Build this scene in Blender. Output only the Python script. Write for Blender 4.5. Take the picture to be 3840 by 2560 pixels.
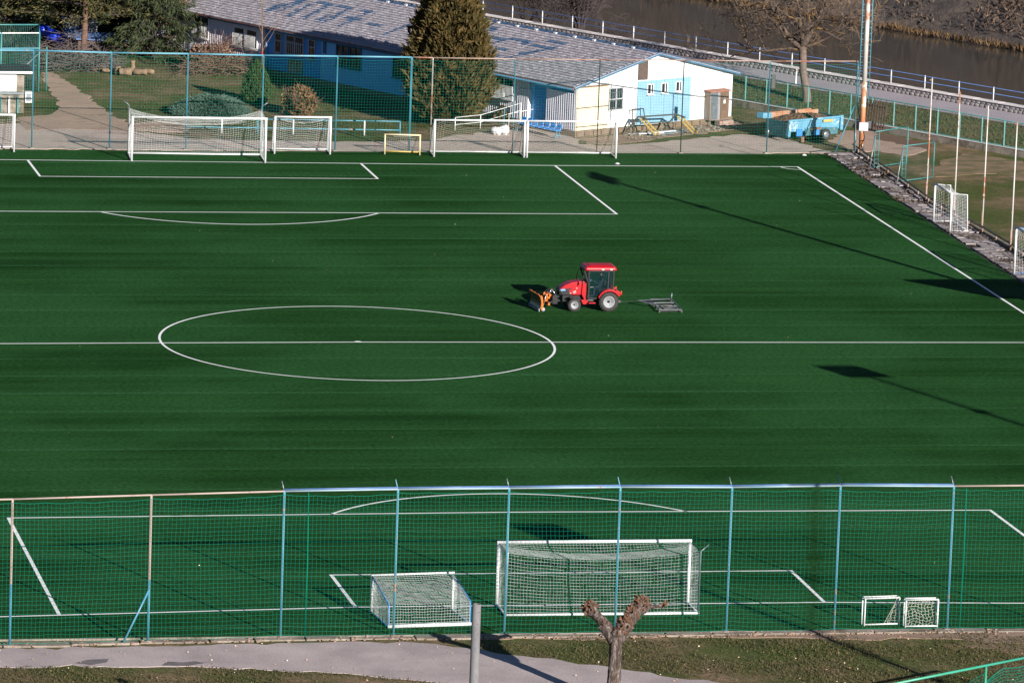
import bpy, math, random
import numpy as np
from mathutils import Vector, Matrix, Euler

for o in list(bpy.data.objects): bpy.data.objects.remove(o)
SC = bpy.context.scene
COL = SC.collection
R = math.radians
rnd = random.Random(11)
nrg = np.random.default_rng(11)

# ------------------------------------------------------------------ camera
cam = bpy.data.objects.new('camera', bpy.data.cameras.new('camera'))
COL.objects.link(cam)
cam.location = (-47.23087, -267.95209, 51.23793)
cam.rotation_euler = (1.3855581, -0.0353868, -0.1941473)
cam.data.sensor_fit = 'HORIZONTAL'; cam.data.sensor_width = 36.0
cam.data.lens = 210.16; cam.data.clip_start = 1.0; cam.data.clip_end = 3000.0
SC.camera = cam
# ------------------------------------------------------------------ sky, sun, exposure
SUN = Vector((0.347, -0.938, 0.330)).normalized()          # towards the sun
w = bpy.data.worlds.new('World'); SC.world = w; w.use_nodes = True
nt = w.node_tree; bg = nt.nodes['Background']
sky = nt.nodes.new('ShaderNodeTexSky'); sky.sky_type = 'NISHITA'; sky.sun_disc = False
sky.sun_elevation = math.asin(SUN.z); sky.sun_rotation = math.atan2(SUN.x, SUN.y)
sky.altitude = 300; sky.air_density = 0.5; sky.dust_density = 0.25; sky.ozone_density = 3.0
nt.links.new(sky.outputs[0], bg.inputs[0]); bg.inputs[1].default_value = 0.052
sl = bpy.data.lights.new('sun', 'SUN'); sl.energy = 5.0; sl.angle = R(0.34); sl.color = (1.0, 0.93, 0.84)
so = bpy.data.objects.new('sun', sl); COL.objects.link(so)
so.rotation_euler = (-SUN).to_track_quat('-Z', 'Y').to_euler(); so.location = (60, -120, 60)
SC.view_settings.view_transform = 'Standard'; SC.view_settings.look = 'None'
SC.view_settings.exposure = 0.90; SC.view_settings.gamma = 1.0
SC.view_settings.use_curve_mapping = False
SC.render.engine = 'CYCLES'
SC.cycles.max_bounces = 6; SC.cycles.transparent_max_bounces = 12

# ------------------------------------------------------------------ materials
MATS = {}
def _new(name):
    m = bpy.data.materials.new(name); m.use_nodes = True
    t = m.node_tree; return m, t, t.nodes['Principled BSDF']
def ramp(t, fac, stops):
    r = t.nodes.new('ShaderNodeValToRGB'); e = r.color_ramp.elements
    while len(e) < len(stops): e.new(0.5)
    for i, (p, c) in enumerate(stops):
        e[i].position = p; e[i].color = (*c, 1) if len(c) == 3 else c
    t.links.new(fac, r.inputs[0]); return r.outputs[0]
def noise(t, scale, detail=3, rough=0.55, vec=None, stretch=None, dist=0.0):
    n = t.nodes.new('ShaderNodeTexNoise'); n.inputs['Scale'].default_value = scale
    n.inputs['Detail'].default_value = detail; n.inputs['Roughness'].default_value = rough
    n.inputs['Distortion'].default_value = dist
    if vec is None:
        vec = t.nodes.new('ShaderNodeNewGeometry').outputs['Position']
    if stretch:
        mp = t.nodes.new('ShaderNodeMapping'); mp.inputs['Scale'].default_value = stretch
        t.links.new(vec, mp.inputs[0]); vec = mp.outputs[0]
    t.links.new(vec, n.inputs['Vector']); return n.outputs['Fac']
def mix(t, fac, a, b, typ='MIX'):
    m = t.nodes.new('ShaderNodeMix'); m.data_type = 'RGBA'; m.blend_type = typ
    for s, v in ((0, fac), (6, a), (7, b)):
        if hasattr(v, 'links') or hasattr(v, 'is_linked'): t.links.new(v, m.inputs[s])
        else: m.inputs[s].default_value = v if s == 0 else ((*v, 1) if len(v) == 3 else v)
    return m.outputs[2]
def bump(t, b, h, strength=0.3, dist=0.02):
    n = t.nodes.new('ShaderNodeBump'); n.inputs['Strength'].default_value = strength
    n.inputs['Distance'].default_value = dist
    t.links.new(h, n.inputs['Height']); t.links.new(n.outputs[0], b.inputs['Normal'])
def mat(name, col, col2=None, scale=2.0, rough=0.7, metal=0.0, spots=None, bmp=0.0, stretch=None, lo=0.35, hi=0.65, coat=0.0, spec=0.5):
    """painted / plain surface: two tones by noise, optional third tone (rust, dirt) in spots"""
    m, t, b = _new(name)
    c2 = col2 or tuple(x * 0.78 for x in col)
    out = ramp(t, noise(t, scale, 4, 0.6, stretch=stretch), [(lo, col), (hi, c2)])
    if spots:
        sc, th, scol = spots
        f = ramp(t, noise(t, sc, 5, 0.65), [(th, (0, 0, 0)), (th + 0.06, (1, 1, 1))])
        out = mix(t, f, out, scol)
    t.links.new(out, b.inputs['Base Color'])
    b.inputs['Roughness'].default_value = rough; b.inputs['Metallic'].default_value = metal
    b.inputs['Coat Weight'].default_value = coat; b.inputs['Specular IOR Level'].default_value = spec
    if bmp: bump(t, b, noise(t, scale * 6, 3), bmp, 0.02)
    MATS[name] = m; return m
def leafmat(name, cols, rough=0.75, sc=0.8, trans=0.0):
    m, t, b = _new(name)
    g = t.nodes.new('ShaderNodeNewGeometry')
    n = noise(t, sc, 2)
    mt = t.nodes.new('ShaderNodeMath'); mt.operation = 'MULTIPLY_ADD'; mt.inputs[1].default_value = 0.55
    t.links.new(g.outputs['Random Per Island'], mt.inputs[0])
    m2 = t.nodes.new('ShaderNodeMath'); m2.operation = 'MULTIPLY_ADD'; m2.inputs[1].default_value = 0.75; m2.inputs[2].default_value = -0.15
    t.links.new(n, m2.inputs[0]); t.links.new(m2.outputs[0], mt.inputs[2])
    k = len(cols)
    t.links.new(ramp(t, mt.outputs[0], [(i / max(1, k - 1), c) for i, c in enumerate(cols)]), b.inputs['Base Color'])
    b.inputs['Roughness'].default_value = rough; b.inputs['Specular IOR Level'].default_value = 0.25
    MATS[name] = m; return m

RUST = (0.30, 0.11, 0.045)
mat('blue_steel', (0.035, 0.17, 0.25), (0.06, 0.22, 0.30), 1.2, 0.45, spots=(3.0, 0.62, RUST))
mat('pale_steel', (0.10, 0.285, 0.36), (0.055, 0.22, 0.31), 0.8, 0.55, spots=(1.6, 0.60, (0.42, 0.25, 0.15)))
mat('rusty_steel', (0.25, 0.16, 0.125), (0.31, 0.25, 0.22), 1.0, 0.6, spots=(2.2, 0.55, (0.25, 0.085, 0.045)))
mat('weathered_steel', (0.38, 0.30, 0.27), (0.30, 0.24, 0.22), 1.0, 0.6, spots=(2.0, 0.60, (0.27, 0.12, 0.07)))
mat('rail_paint', (0.30, 0.38, 0.42), (0.20, 0.33, 0.40), .7, .5, spots=(1.6, .62, (.33, .21, .14)))
mat('rusty_pole', (0.50, 0.49, 0.47), (0.40, 0.37, 0.34), 0.7, 0.55, spots=(0.7, 0.55, (0.36, 0.14, 0.07)))
mat('dark_steel', (0.03, 0.035, 0.04), (0.06, 0.05, 0.045), 3, 0.5, spots=(4, 0.66, RUST))
mat('galvanised', (0.24, 0.27, 0.30), (0.16, 0.19, 0.22), 3, 0.4, metal=0.5)
mat('white_paint', (0.66, 0.67, 0.68), (0.56, 0.57, 0.59), 3, 0.4, spots=(6, 0.72, (0.45, 0.42, 0.38)))
mat('blue_paint', (0.03, 0.16, 0.48), (0.05, 0.22, 0.52), 3, 0.4)
mat('teal_steel', (0.035, 0.17, 0.17), (0.06, 0.22, 0.22), 2, 0.5, spots=(3, 0.66, RUST))
mat('green_rail', (0.03, 0.25, 0.15), (0.045, 0.29, 0.21), 2, 0.4)
mat('teal_net', (0.003, 0.155, 0.105), (0.003, 0.125, 0.09), 0.7, 0.9, spec=0.05)
mat('dark_net', (0.008, 0.075, 0.07), (0.007, 0.055, 0.055), 0.7, 0.7)
mat('white_net', (0.60, 0.62, 0.62), (0.48, 0.50, 0.52), 2, 0.7)
mat('old_net', (0.40, 0.38, 0.34), (0.3, 0.28, 0.25), 2, 0.8)
mat('line_paint', (0.90, 0.91, 0.91), (0.80, 0.82, 0.82), 2.5, 0.8, spots=(7, 0.64, (0.38, 0.46, 0.40)))
mat('yellow_paint', (0.52, 0.36, 0.09), (0.42, 0.30, 0.10), 4, 0.5)
mat('soil', (0.16, 0.075, 0.04), (0.09, 0.05, 0.03), 6, 0.95, bmp=0.6)
mat('brown_wood', (0.20, 0.12, 0.075), (0.12, 0.075, 0.05), 5, 0.85, bmp=0.3)
mat('dark_wood', (0.10, 0.06, 0.05), (0.065, 0.045, 0.04), 5, 0.85, bmp=0.3)
mat('log_wood', (0.25, 0.16, 0.10), (0.12, 0.075, 0.05), 3, 0.85, bmp=0.3)
mat('black_rubber', (0.016, 0.016, 0.018), (0.03, 0.028, 0.026), 8, 0.8)
mat('tree_grey', (0.17, 0.12, 0.10), (0.10, 0.075, 0.065), 5, 0.9, bmp=0.4)
mat('tree_dark', (0.05, 0.036, 0.036), (0.032, 0.024, 0.026), 3, 0.9)
mat('twig_ochre', (0.25, 0.15, 0.07), (0.12, 0.08, 0.06), 2.2, 0.9)

# artificial turf: brushed bands running along x, fine pile grain
m, t, b = _new('turf'); MATS['turf'] = m
n1 = noise(t, 1.0, 4, 0.6, stretch=(0.02, 0.42, 1))
n2 = noise(t, 1.0, 4, 0.65, stretch=(0.16, 4.2, 1))
n3 = noise(t, 0.07, 3, 0.6)
n4 = noise(t, 9.0, 6, 0.8, stretch=(0.5, 1.2, 1))
c = ramp(t, n1, [(0.36, (0.0074, 0.035, 0.0062)), (0.49, (0.0125, 0.052, 0.0110)), (0.62, (0.0190, 0.071, 0.0180))])
c = mix(t, ramp(t, n2, [(0.36, (0.55,) * 3), (0.58, (0.0,) * 3)]), c, (0.0066, 0.034, 0.0058))
c = mix(t, ramp(t, n3, [(0.42, (0.0,) * 3), (0.60, (0.75,) * 3)]), c, (0.0200, 0.077, 0.0215))
sp_ = t.nodes.new('ShaderNodeSeparateXYZ'); t.links.new(t.nodes.new('ShaderNodeNewGeometry').outputs['Position'], sp_.inputs[0])
fr_ = t.nodes.new('ShaderNodeMath'); fr_.operation = 'MULTIPLY_ADD'; fr_.inputs[1].default_value = 0.25; fr_.inputs[2].default_value = 40.0; t.links.new(sp_.outputs[1], fr_.inputs[0])
f2_ = t.nodes.new('ShaderNodeMath'); f2_.operation = 'FRACT'; t.links.new(fr_.outputs[0], f2_.inputs[0])
ln_ = ramp(t, f2_.outputs[0], [(0.0, (0.0,) * 3), (0.035, (0.95,) * 3), (0.09, (0.20,) * 3), (0.9, (0.0,) * 3)])
c = mix(t, mix(t, 1.0, ln_, ramp(t, noise(t, 1.0, 4, 0.6, stretch=(0.05, 0.5, 1)), [(0.35, (0.25,) * 3), (0.60, (1.0,) * 3)]), 'MULTIPLY'), c, (0.032, 0.106, 0.040))
c = mix(t, 0.75, c, ramp(t, n4, [(0.28, (0.18,) * 3), (0.72, (0.95,) * 3)]), 'OVERLAY')
c = mix(t, 0.6, c, ramp(t, noise(t, 1.0, 3, 0.8, stretch=(5.0, 4.0, 1)), [(0.30, (0.18,) * 3), (0.70, (0.84,) * 3)]), 'OVERLAY')
t.links.new(c, b.inputs['Base Color']); b.inputs['Roughness'].default_value = 0.85
b.inputs['Specular IOR Level'].default_value = 0.02
bump(t, b, n4, 0.5, 0.03)

# lawn and bare ground
m, t, b = _new('lawn'); MATS['lawn'] = m
a = noise(t, 0.16, 5, 0.62); f = noise(t, 5.0, 7, 0.8); g2 = noise(t, 1.1, 4, 0.7)
c = ramp(t, a, [(0.38, (0.066, 0.092, 0.023)), (0.47, (0.100, 0.106, 0.038)), (0.53, (0.155, 0.122, 0.064)), (0.61, (0.24, 0.165, 0.105))])
c = mix(t, ramp(t, g2, [(0.4, (0,) * 3), (0.66, (0.65,) * 3)]), c, (0.060, 0.075, 0.028))
c = mix(t, 0.8, c, ramp(t, f, [(0.3, (0.22,) * 3), (0.7, (0.82,) * 3)]), 'OVERLAY')
t.links.new(c, b.inputs['Base Color']); b.inputs['Roughness'].default_value = 0.95; b.inputs['Specular IOR Level'].default_value = 0.1
bump(t, b, f, 0.9, 0.06)
m, t, b = _new('bank_grass'); MATS['bank_grass'] = m
a = noise(t, 0.5, 5, 0.7); f = noise(t, 4.0, 6, 0.8)
c = ramp(t, a, [(0.38, (0.05, 0.075, 0.02)), (0.5, (0.085, 0.095, 0.03)), (0.62, (0.13, 0.095, 0.045))])
c = mix(t, 0.8, c, ramp(t, f, [(0.3, (0.2,) * 3), (0.7, (0.85,) * 3)]), 'OVERLAY')
t.links.new(c, b.inputs['Base Color']); b.inputs['Roughness'].default_value = 0.95; bump(t, b, f, 0.9, 0.08)
m, t, b = _new('far_bank'); MATS['far_bank'] = m
a = noise(t, 0.35, 6, 0.7); f = noise(t, 3.0, 6, 0.8)
c = ramp(t, a, [(0.38, (0.048, 0.040, 0.038)), (0.5, (0.075, 0.060, 0.054)), (0.62, (0.125, 0.095, 0.075))])
c = mix(t, 0.85, c, ramp(t, f, [(0.3, (0.15,) * 3), (0.7, (0.85,) * 3)]), 'OVERLAY')
t.links.new(c, b.inputs['Base Color']); b.inputs['Roughness'].default_value = 0.95; bump(t, b, f, 1.0, 0.2)
def pave(name, c1, c2, dirt, sc=0.35, th=0.60, bm=0.25):
    m, t, b = _new(name); MATS[name] = m
    a = noise(t, sc, 5, 0.6); f = noise(t, 11, 5, 0.75)
    c = ramp(t, a, [(0.35, c1), (0.65, c2)])
    c = mix(t, ramp(t, noise(t, 0.9, 6, 0.7, stretch=(0.6, 1.3, 1)), [(th, (0,) * 3), (th + 0.1, (0.75,) * 3)]), c, dirt)
    c = mix(t, 0.55, c, ramp(t, f, [(0.3, (0.3,) * 3), (0.7, (0.72,) * 3)]), 'OVERLAY')
    t.links.new(c, b.inputs['Base Color']); b.inputs['Roughness'].default_value = 0.9; b.inputs['Specular IOR Level'].default_value = 0.2
    bump(t, b, f, bm, 0.02)
pave('asphalt_path', (0.45, 0.385, 0.385), (0.32, 0.272, 0.274), (0.21, 0.185, 0.18), th=0.61, bm=0.4)
pave('apron_paving', (0.50, 0.405, 0.35), (0.41, 0.335, 0.30), (0.24, 0.19, 0.155), th=0.56)
pave('sand_path', (0.43, 0.305, 0.24), (0.35, 0.25, 0.20), (0.21, 0.155, 0.105), th=0.55)
pave('bare_soil', (0.30, 0.21, 0.16), (0.22, 0.16, 0.12), (0.12, 0.10, 0.06), sc=0.9)
pave('worn_grass', (0.27, 0.185, 0.13), (0.19, 0.14, 0.085), (0.095, 0.10, 0.034), sc=0.5, th=0.46)
pave('promenade', (0.36, 0.33, 0.36), (0.31, 0.285, 0.315), (0.18, 0.17, 0.18), th=0.7)
pave('slab', (0.34, 0.305, 0.305), (0.23, 0.205, 0.21), (0.075, 0.062, 0.055), sc=1.5, th=0.50)
pave('slab_bed', (0.055, 0.045, 0.04), (0.03, 0.028, 0.026), (0.10, 0.08, 0.06), sc=1.0, bm=0.8)
pave('concrete', (0.30, 0.26, 0.22), (0.20, 0.17, 0.145), (0.085, 0.07, 0.05), sc=0.8, th=0.50, bm=0.5)
pave('wall_stone', (0.30, 0.28, 0.285), (0.21, 0.195, 0.20), (0.13, 0.12, 0.12), sc=2.5)
pave('coping', (0.72, 0.67, 0.66), (0.62, 0.58, 0.57), (0.4, 0.36, 0.34), th=0.68)
pave('foundation', (0.20, 0.145, 0.10), (0.14, 0.10, 0.075), (0.16, 0.13, 0.10), sc=1.5, th=0.55, bm=0.5)
# water
m, t, b = _new('water'); MATS['water'] = m
b.inputs['Base Color'].default_value = (0.030, 0.031, 0.028, 1); b.inputs['Roughness'].default_value = 0.12
b.inputs['Specular IOR Level'].default_value = 0.5
bump(t, b, noise(t, 1.6, 4, 0.6, stretch=(1, 1.6, 1)), 0.10, 0.03)
# glass
def glass(name, col, rough=0.05, alpha=0.45):
    m, t, b = _new(name); MATS[name] = m
    b.inputs['Base Color'].default_value = (*col, 1); b.inputs['Roughness'].default_value = rough
    b.inputs['Alpha'].default_value = alpha; b.inputs['Specular IOR Level'].default_value = 0.6
glass('cab_glass', (0.004, 0.025, 0.03), 0.03, 0.30)
glass('window_glass', (0.02, 0.025, 0.03), 0.06, 1.0)

# ------------------------------------------------------------------ mesh helpers
def mesh_np(name, V, F, matname, parent=None, smooth=False):
    V = np.asarray(V, np.float32); F = np.asarray(F, np.int32)
    me = bpy.data.meshes.new(name); k = F.shape[1]
    me.vertices.add(len(V)); me.vertices.foreach_set('co', V.ravel())
    me.loops.add(F.size); me.loops.foreach_set('vertex_index', F.ravel())
    me.polygons.add(len(F)); me.polygons.foreach_set('loop_start', np.arange(0, F.size, k, dtype=np.int32))
    me.polygons.foreach_set('loop_total', np.full(len(F), k, np.int32))
    me.update(calc_edges=True); me.validate()
    me.materials.append(MATS[matname])
    o = bpy.data.objects.new(name, me); COL.objects.link(o)
    if parent: o.parent = parent
    return o
class MB:
    def __init__(s): s.v = []; s.f = []; s.sm = []
    def add(s, V, F, sm=False):
        k = len(s.v); s.v += [tuple(p) for p in V]; s.f += [tuple(i + k for i in q) for q in F]; s.sm += [sm] * len(F); return s
    def box(s, c, d, rz=0.0, rx=0.0, ry=0.0, taper=1.0):
        x, y, z = d[0] / 2, d[1] / 2, d[2] / 2
        P = [(-x, -y, -z), (x, -y, -z), (x, y, -z), (-x, y, -z), (-x * taper, -y * taper, z), (x * taper, -y * taper, z), (x * taper, y * taper, z), (-x * taper, y * taper, z)]
        M = Euler((rx, ry, rz)).to_matrix(); c = Vector(c)
        return s.add([M @ Vector(p) + c for p in P], [(0, 3, 2, 1), (4, 5, 6, 7), (0, 1, 5, 4), (1, 2, 6, 5), (2, 3, 7, 6), (3, 0, 4, 7)])
    def path(s, pts, r, n=6, cap=True, closed=False):
        pts = [Vector(p) for p in pts]; N = len(pts); V = []; F = []; up = None
        for i, p in enumerate(pts):
            if closed: d = pts[(i + 1) % N] - pts[i - 1]
            else: d = pts[min(i + 1, N - 1)] - pts[max(i - 1, 0)]
            if d.length < 1e-9: d = Vector((0, 0, 1))
            d.normalize()
            if up is None: up = d.orthogonal().normalized()
            a = (up - d * up.dot(d))
            a = a.normalized() if a.length > 1e-6 else d.orthogonal().normalized()
            up = a; bb = d.cross(a); rr = r[i] if isinstance(r, (list, tuple)) else r
            for k in range(n):
                th = 2 * math.pi * k / n + math.pi / n
                V.append(p + (a * math.cos(th) + bb * math.sin(th)) * rr)
        for i in range(N if closed else N - 1):
            j = (i + 1) % N
            for k in range(n): F.append((i * n + k, i * n + (k + 1) % n, j * n + (k + 1) % n, j * n + k))
        if cap and not closed:
            F.append(tuple(range(n - 1, -1, -1))); F.append(tuple((N - 1) * n + k for k in range(n)))
        return s.add(V, F, n > 4)
    def tube(s, a, b, r, r2=None, n=8): return s.path([a, b], [r, r if r2 is None else r2], n)
    def bar(s, a, b, w, h=None):
        a, b = Vector(a), Vector(b); h = h or w; d = (b - a).normalized()
        sx = d.cross(Vector((0, 0, 1)))
        sx = sx.normalized() if sx.length > 1e-4 else Vector((1, 0, 0)); u = sx.cross(d)
        P = [p + sx * (i * w / 2) + u * (j * h / 2) for p in (a, b) for i, j in ((-1, -1), (1, -1), (1, 1), (-1, 1))]
        return s.add(P, [(3, 2, 1, 0), (4, 5, 6, 7), (0, 1, 5, 4), (1, 2, 6, 5), (2, 3, 7, 6), (3, 0, 4, 7)])
    def prism(s, poly, z0, z1):
        n = len(poly); V = [(p[0], p[1], z0) for p in poly] + [(p[0], p[1], z1) for p in poly]
        ar = sum(poly[i][0] * poly[(i + 1) % n][1] - poly[(i + 1) % n][0] * poly[i][1] for i in range(n))
        o = list(range(n)) if ar > 0 else list(range(n - 1, -1, -1))
        F = [tuple(reversed(o)), tuple(i + n for i in o)]
        for k in range(n): i, j = o[k], o[(k + 1) % n]; F.append((i, j, j + n, i + n))
        return s.add(V, F)
    def prism_y(s, poly, y0, y1):
        """outline in (x, z), extruded along y"""
        k = len(s.v); s.prism(poly, y0, y1); s.v[k:] = [(x, z, y) for x, y, z in s.v[k:]]
        s.f[-(len(poly) + 2):] = [tuple(reversed(q)) for q in s.f[-(len(poly) + 2):]]; return s
    def prism_x(s, poly, x0, x1):
        """outline in (y, z), extruded along x"""
        k = len(s.v); s.prism(poly, x0, x1); s.v[k:] = [(z, x, y) for x, y, z in s.v[k:]]; return s
    def lathe(s, prof, n=16, c=(0, 0, 0), axis='z'):
        V = []; F = []; m = len(prof)
        for k in range(n):
            th = 2 * math.pi * k / n; cc, ss = math.cos(th), math.sin(th)
            for r, h in prof:
                p = (r * cc, r * ss, h) if axis == 'z' else (r * cc, h, r * ss)
                V.append((p[0] + c[0], p[1] + c[1], p[2] + c[2]))
        for k in range(n):
            j = (k + 1) % n
            for i in range(m - 1):
                q = (k * m + i, j * m + i, j * m + i + 1, k * m + i + 1); F.append(q if axis == 'z' else tuple(reversed(q)))
        return s.add(V, F, True)
    def blob(s, c, r, n=8, m=6, jit=0.12, rg=rnd):
        V = []; F = []; rx, ry, rz = r if isinstance(r, (tuple, list)) else (r, r, r)
        for i in range(m + 1):
            ph = math.pi * i / m
            for k in range(n):
                th = 2 * math.pi * k / n; j = 1 + rg.uniform(-jit, jit)
                V.append((c[0] + rx * j * math.sin(ph) * math.cos(th), c[1] + ry * j * math.sin(ph) * math.sin(th), c[2] + rz * j * math.cos(ph)))
        for i in range(m):
            for k in range(n): F.append((i * n + k, (i + 1) * n + k, (i + 1) * n + (k + 1) % n, i * n + (k + 1) % n))
        return s.add(V, F, True)
    def quad(s, a, b, c, d): return s.add([a, b, c, d], [(0, 1, 2, 3)])
    def build(s, name, matname, parent=None, bevel=0.0, kind=None):
        me = bpy.data.meshes.new(name); me.from_pydata(s.v, [], s.f); me.materials.append(MATS[matname])
        if any(s.sm): me.polygons.foreach_set('use_smooth', s.sm)
        me.update(); o = bpy.data.objects.new(name, me); COL.objects.link(o)
        if parent: o.parent = parent
        if bevel:
            bv = o.modifiers.new('bevel', 'BEVEL'); bv.width = bevel; bv.segments = 2; bv.limit_method = 'ANGLE'
        if kind: o['kind'] = kind
        return o
def tag(o, label, cat, group=None):
    o['label'] = label; o['category'] = cat
    if group: o['group'] = group
    return o
def thing(name, label, cat, loc=(0, 0, 0), rz=0.0, group=None):
    o = bpy.data.objects.new(name, None); COL.objects.link(o); o.empty_display_size = 0.3
    o.location = loc; o.rotation_euler = (0, 0, rz); return tag(o, label, cat, group)
def struct(o): o['kind'] = 'structure'; return o
def stuff(o): o['kind'] = 'stuff'; return o
def share(name, src, parent, loc=(0, 0, 0), rot=(0, 0, 0), scale=(1, 1, 1)):
    o = bpy.data.objects.new(name, src.data); COL.objects.link(o); o.parent = parent
    o.location = loc; o.rotation_euler = rot; o.scale = scale; return o
def copy_thing(root, loc, rz, label):
    r = root.copy(); COL.objects.link(r); r.location = loc; r.rotation_euler = (0, 0, rz); r['label'] = label
    for ch in list(root.children):
        c = ch.copy(); COL.objects.link(c); c.parent = r
        for gg in list(ch.children):
            d = gg.copy(); COL.objects.link(d); d.parent = c
    return r
def net(S, nu, nv, r, su=None, sv=None, n=3, edge=0.0, wob=0.0, seed=1):
    """strings along both directions of the surface S(u, v), u and v in 0..1, as one MB"""
    mb = MB(); su = su or max(4, nu // 2); sv = sv or max(4, nv // 2); rg = random.Random(seed)
    ph = [rg.uniform(0, 6.28) for _ in range(6)]
    def P(u, v):
        p = Vector(S(u, v))
        if wob:
            e = min(u, 1 - u, v, 1 - v) * 8; e = min(1, e)
            p += Vector((math.sin(v * 23 + ph[0] + u * 9), 0.6 * math.sin(u * 17 + v * 5 + ph[1]), math.sin(u * 31 + ph[2] + v * 13) * 0.7)) * wob * e
        return p
    for i in range(nu + 1):
        u = i / nu; mb.path([P(u, k / sv) for k in range(sv + 1)], edge if edge and i in (0, nu) else r, n, False)
    for j in range(nv + 1):
        v = j / nv; mb.path([P(k / su, v) for k in range(su + 1)], edge if edge and j in (0, nv) else r, n, False)
    mb.sm = [False] * len(mb.f)
    return mb
def leaves(name, P, D, L, W, matname, parent=None, up=0.0):
    """one small leaf-shaped face (a kite of two triangles) per point"""
    P = np.asarray(P, float); N = len(P); D = np.asarray(D, float)
    D = D / (np.linalg.norm(D, axis=1, keepdims=True) + 1e-9)
    Q = nrg.normal(size=(N, 3)); Q -= D * (Q * D).sum(1, keepdims=True); Q /= np.linalg.norm(Q, axis=1, keepdims=True) + 1e-9
    l = (L * nrg.uniform(0.6, 1.3, N))[:, None]; ww = (W * nrg.uniform(0.6, 1.3, N))[:, None]
    V = np.stack([P, P + D * l * 0.5 + Q * ww * 0.5, P + D * l, P + D * l * 0.5 - Q * ww * 0.5], 1).reshape(-1, 3)
    F = np.arange(N * 4).reshape(-1, 4)
    return mesh_np(name, V, F, matname, parent)
def lerp(a, b, t): return a + (b - a) * t
def v3(a, b, t): return Vector(a).lerp(Vector(b), t)
# ------------------------------------------------------------------ ground, river, promenade
NX, NY = 0.839, 0.544                    # across the river; along it is (0.544, -0.839)
def RV(n, t, z=0.0): return (NX * n + 0.544 * t, NY * n - 0.839 * t, z)
prof = [(-420, -0.03), (-100, -0.03), (40, -0.03), (70.6, -0.03)]
mb = MB()
ts = [-420, -150, 40, 300]
V = [RV(n, tt, z) for n, z in prof for tt in ts]; k = len(ts)
mb.add(V, [(i * k + j, i * k + j + 1, (i + 1) * k + j + 1, (i + 1) * k + j) for i in range(len(prof) - 1) for j in range(k - 1)])
mb.f = [tuple(reversed(f)) for f in mb.f]
struct(mb.build('ground', 'lawn'))
def rough_edge(pts, step=0.5, amp=0.13, seed=1):
    rg_ = random.Random(seed); out = []
    for i in range(len(pts)):
        a, c_ = Vector(pts[i]), Vector(pts[(i + 1) % len(pts)]); L = (c_ - a).length; k = max(1, min(60, int(L / step))); nn = Vector((-(c_ - a).y, (c_ - a).x)).normalized()
        for s in range(k): out.append(tuple(a.lerp(c_, s / k) + nn * (rg_.gauss(0, amp) if s else 0)))
    return out
def sheet(name, pts, z, matname, kind='structure', rough=True):
    if rough: pts = rough_edge(pts, seed=len(pts))
    o = MB().prism(pts, z - 0.02, z).build(name, matname); o['kind'] = kind; return o
def strip_grid(name, prof, t0, t1, nt_, matname, amp=0.0, sub=1):
    P = []
    for i in range(len(prof) - 1):
        for s in range(sub): P.append((lerp(prof[i][0], prof[i + 1][0], s / sub), lerp(prof[i][1], prof[i + 1][1], s / sub)))
    P.append(prof[-1]); V = []; F = []
    for n_, z_ in P:
        for j in range(nt_ + 1):
            tt = lerp(t0, t1, j / nt_)
            q = amp * (math.sin(tt * 0.61 + n_ * 0.33) + math.sin(tt * 1.37 + n_ * 0.9) * 0.6 + rnd.uniform(-0.6, 0.6))
            V.append(RV(n_ + q * 1.5, tt, z_ + (q if n_ > prof[0][0] else 0)))
    for i in range(len(P) - 1):
        for j in range(nt_): a = i * (nt_ + 1) + j; F.append((a, a + nt_ + 1, a + nt_ + 2, a + 1))
    F = [tuple(reversed(f)) for f in F]
    return struct(mesh_np(name, V, F, matname))
strip_grid('grass_bank', [(70.55, -0.04), (71.2, 0.12), (74.0, 0.55), (75.6, 0.79), (76.0, 0.74)], -160, 60, 200, 'bank_grass', 0.02, 3)
struct(MB().add([RV(75.5, -400, .80), RV(79.2, -400, .80), RV(79.2, 120, .80), RV(75.5, 120, .80)], [(3, 2, 1, 0)]).build('promenade_road', 'promenade'))
struct(MB().add([RV(79.3, -400, -2), RV(240, -400, -2), RV(240, 200, -2), RV(79.3, 200, -2)], [(3, 2, 1, 0)]).build('river', 'water'))
strip_grid('far_riverbank', [(115.2, -2.6), (116.4, -1.6), (120, 0.6), (126, 2.6), (140, 6.0), (175, 17.0), (330, 80)], -360, 30, 260, 'far_bank', 0.28, 5)
struct(MB().add([RV(79.2, -400, -6), RV(79.2, 120, -6), RV(79.2, 120, .8), RV(79.2, -400, .8)], [(0, 1, 2, 3)]).build('quay_face', 'concrete'))

# pitch with painted lines
pitch = struct(MB().prism([(-70, -57.25), (36.4, -57.25), (36.25, 0), (36.45, 41), (36.5, 56.45), (-70, 56.9)], -0.02, 0.0).build('pitch', 'turf'))
def line(pts, w=0.13, closed=False, z=0.006):
    P = [Vector((p[0], p[1])) for p in pts]; n = len(P); L_, R_ = [], []
    for i in range(n):
        a = P[i - 1] if (i or closed) else P[0]; c = P[(i + 1) % n] if (i < n - 1 or closed) else P[-1]
        d = (c - a).normalized(); q = Vector((-d.y, d.x)) * w / 2
        L_.append(P[i] + q); R_.append(P[i] - q)
    V = [(p.x, p.y, z) for p in L_ + R_]
    F = [(i + n, (i + 1) % n + n, (i + 1) % n, i) for i in range(n if closed else n - 1)]
    return MB().add(V, F).build('line_marking', 'line_paint', pitch)
line([(-34, 53.9), (-10.71, 53.09), (9.11, 52.35), (19.93, 51.9), (33.79, 51.85)])
line([(33.73, 51.79), (34.0, 20), (34.11, 7.3), (34.1, -53.2)])
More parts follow.
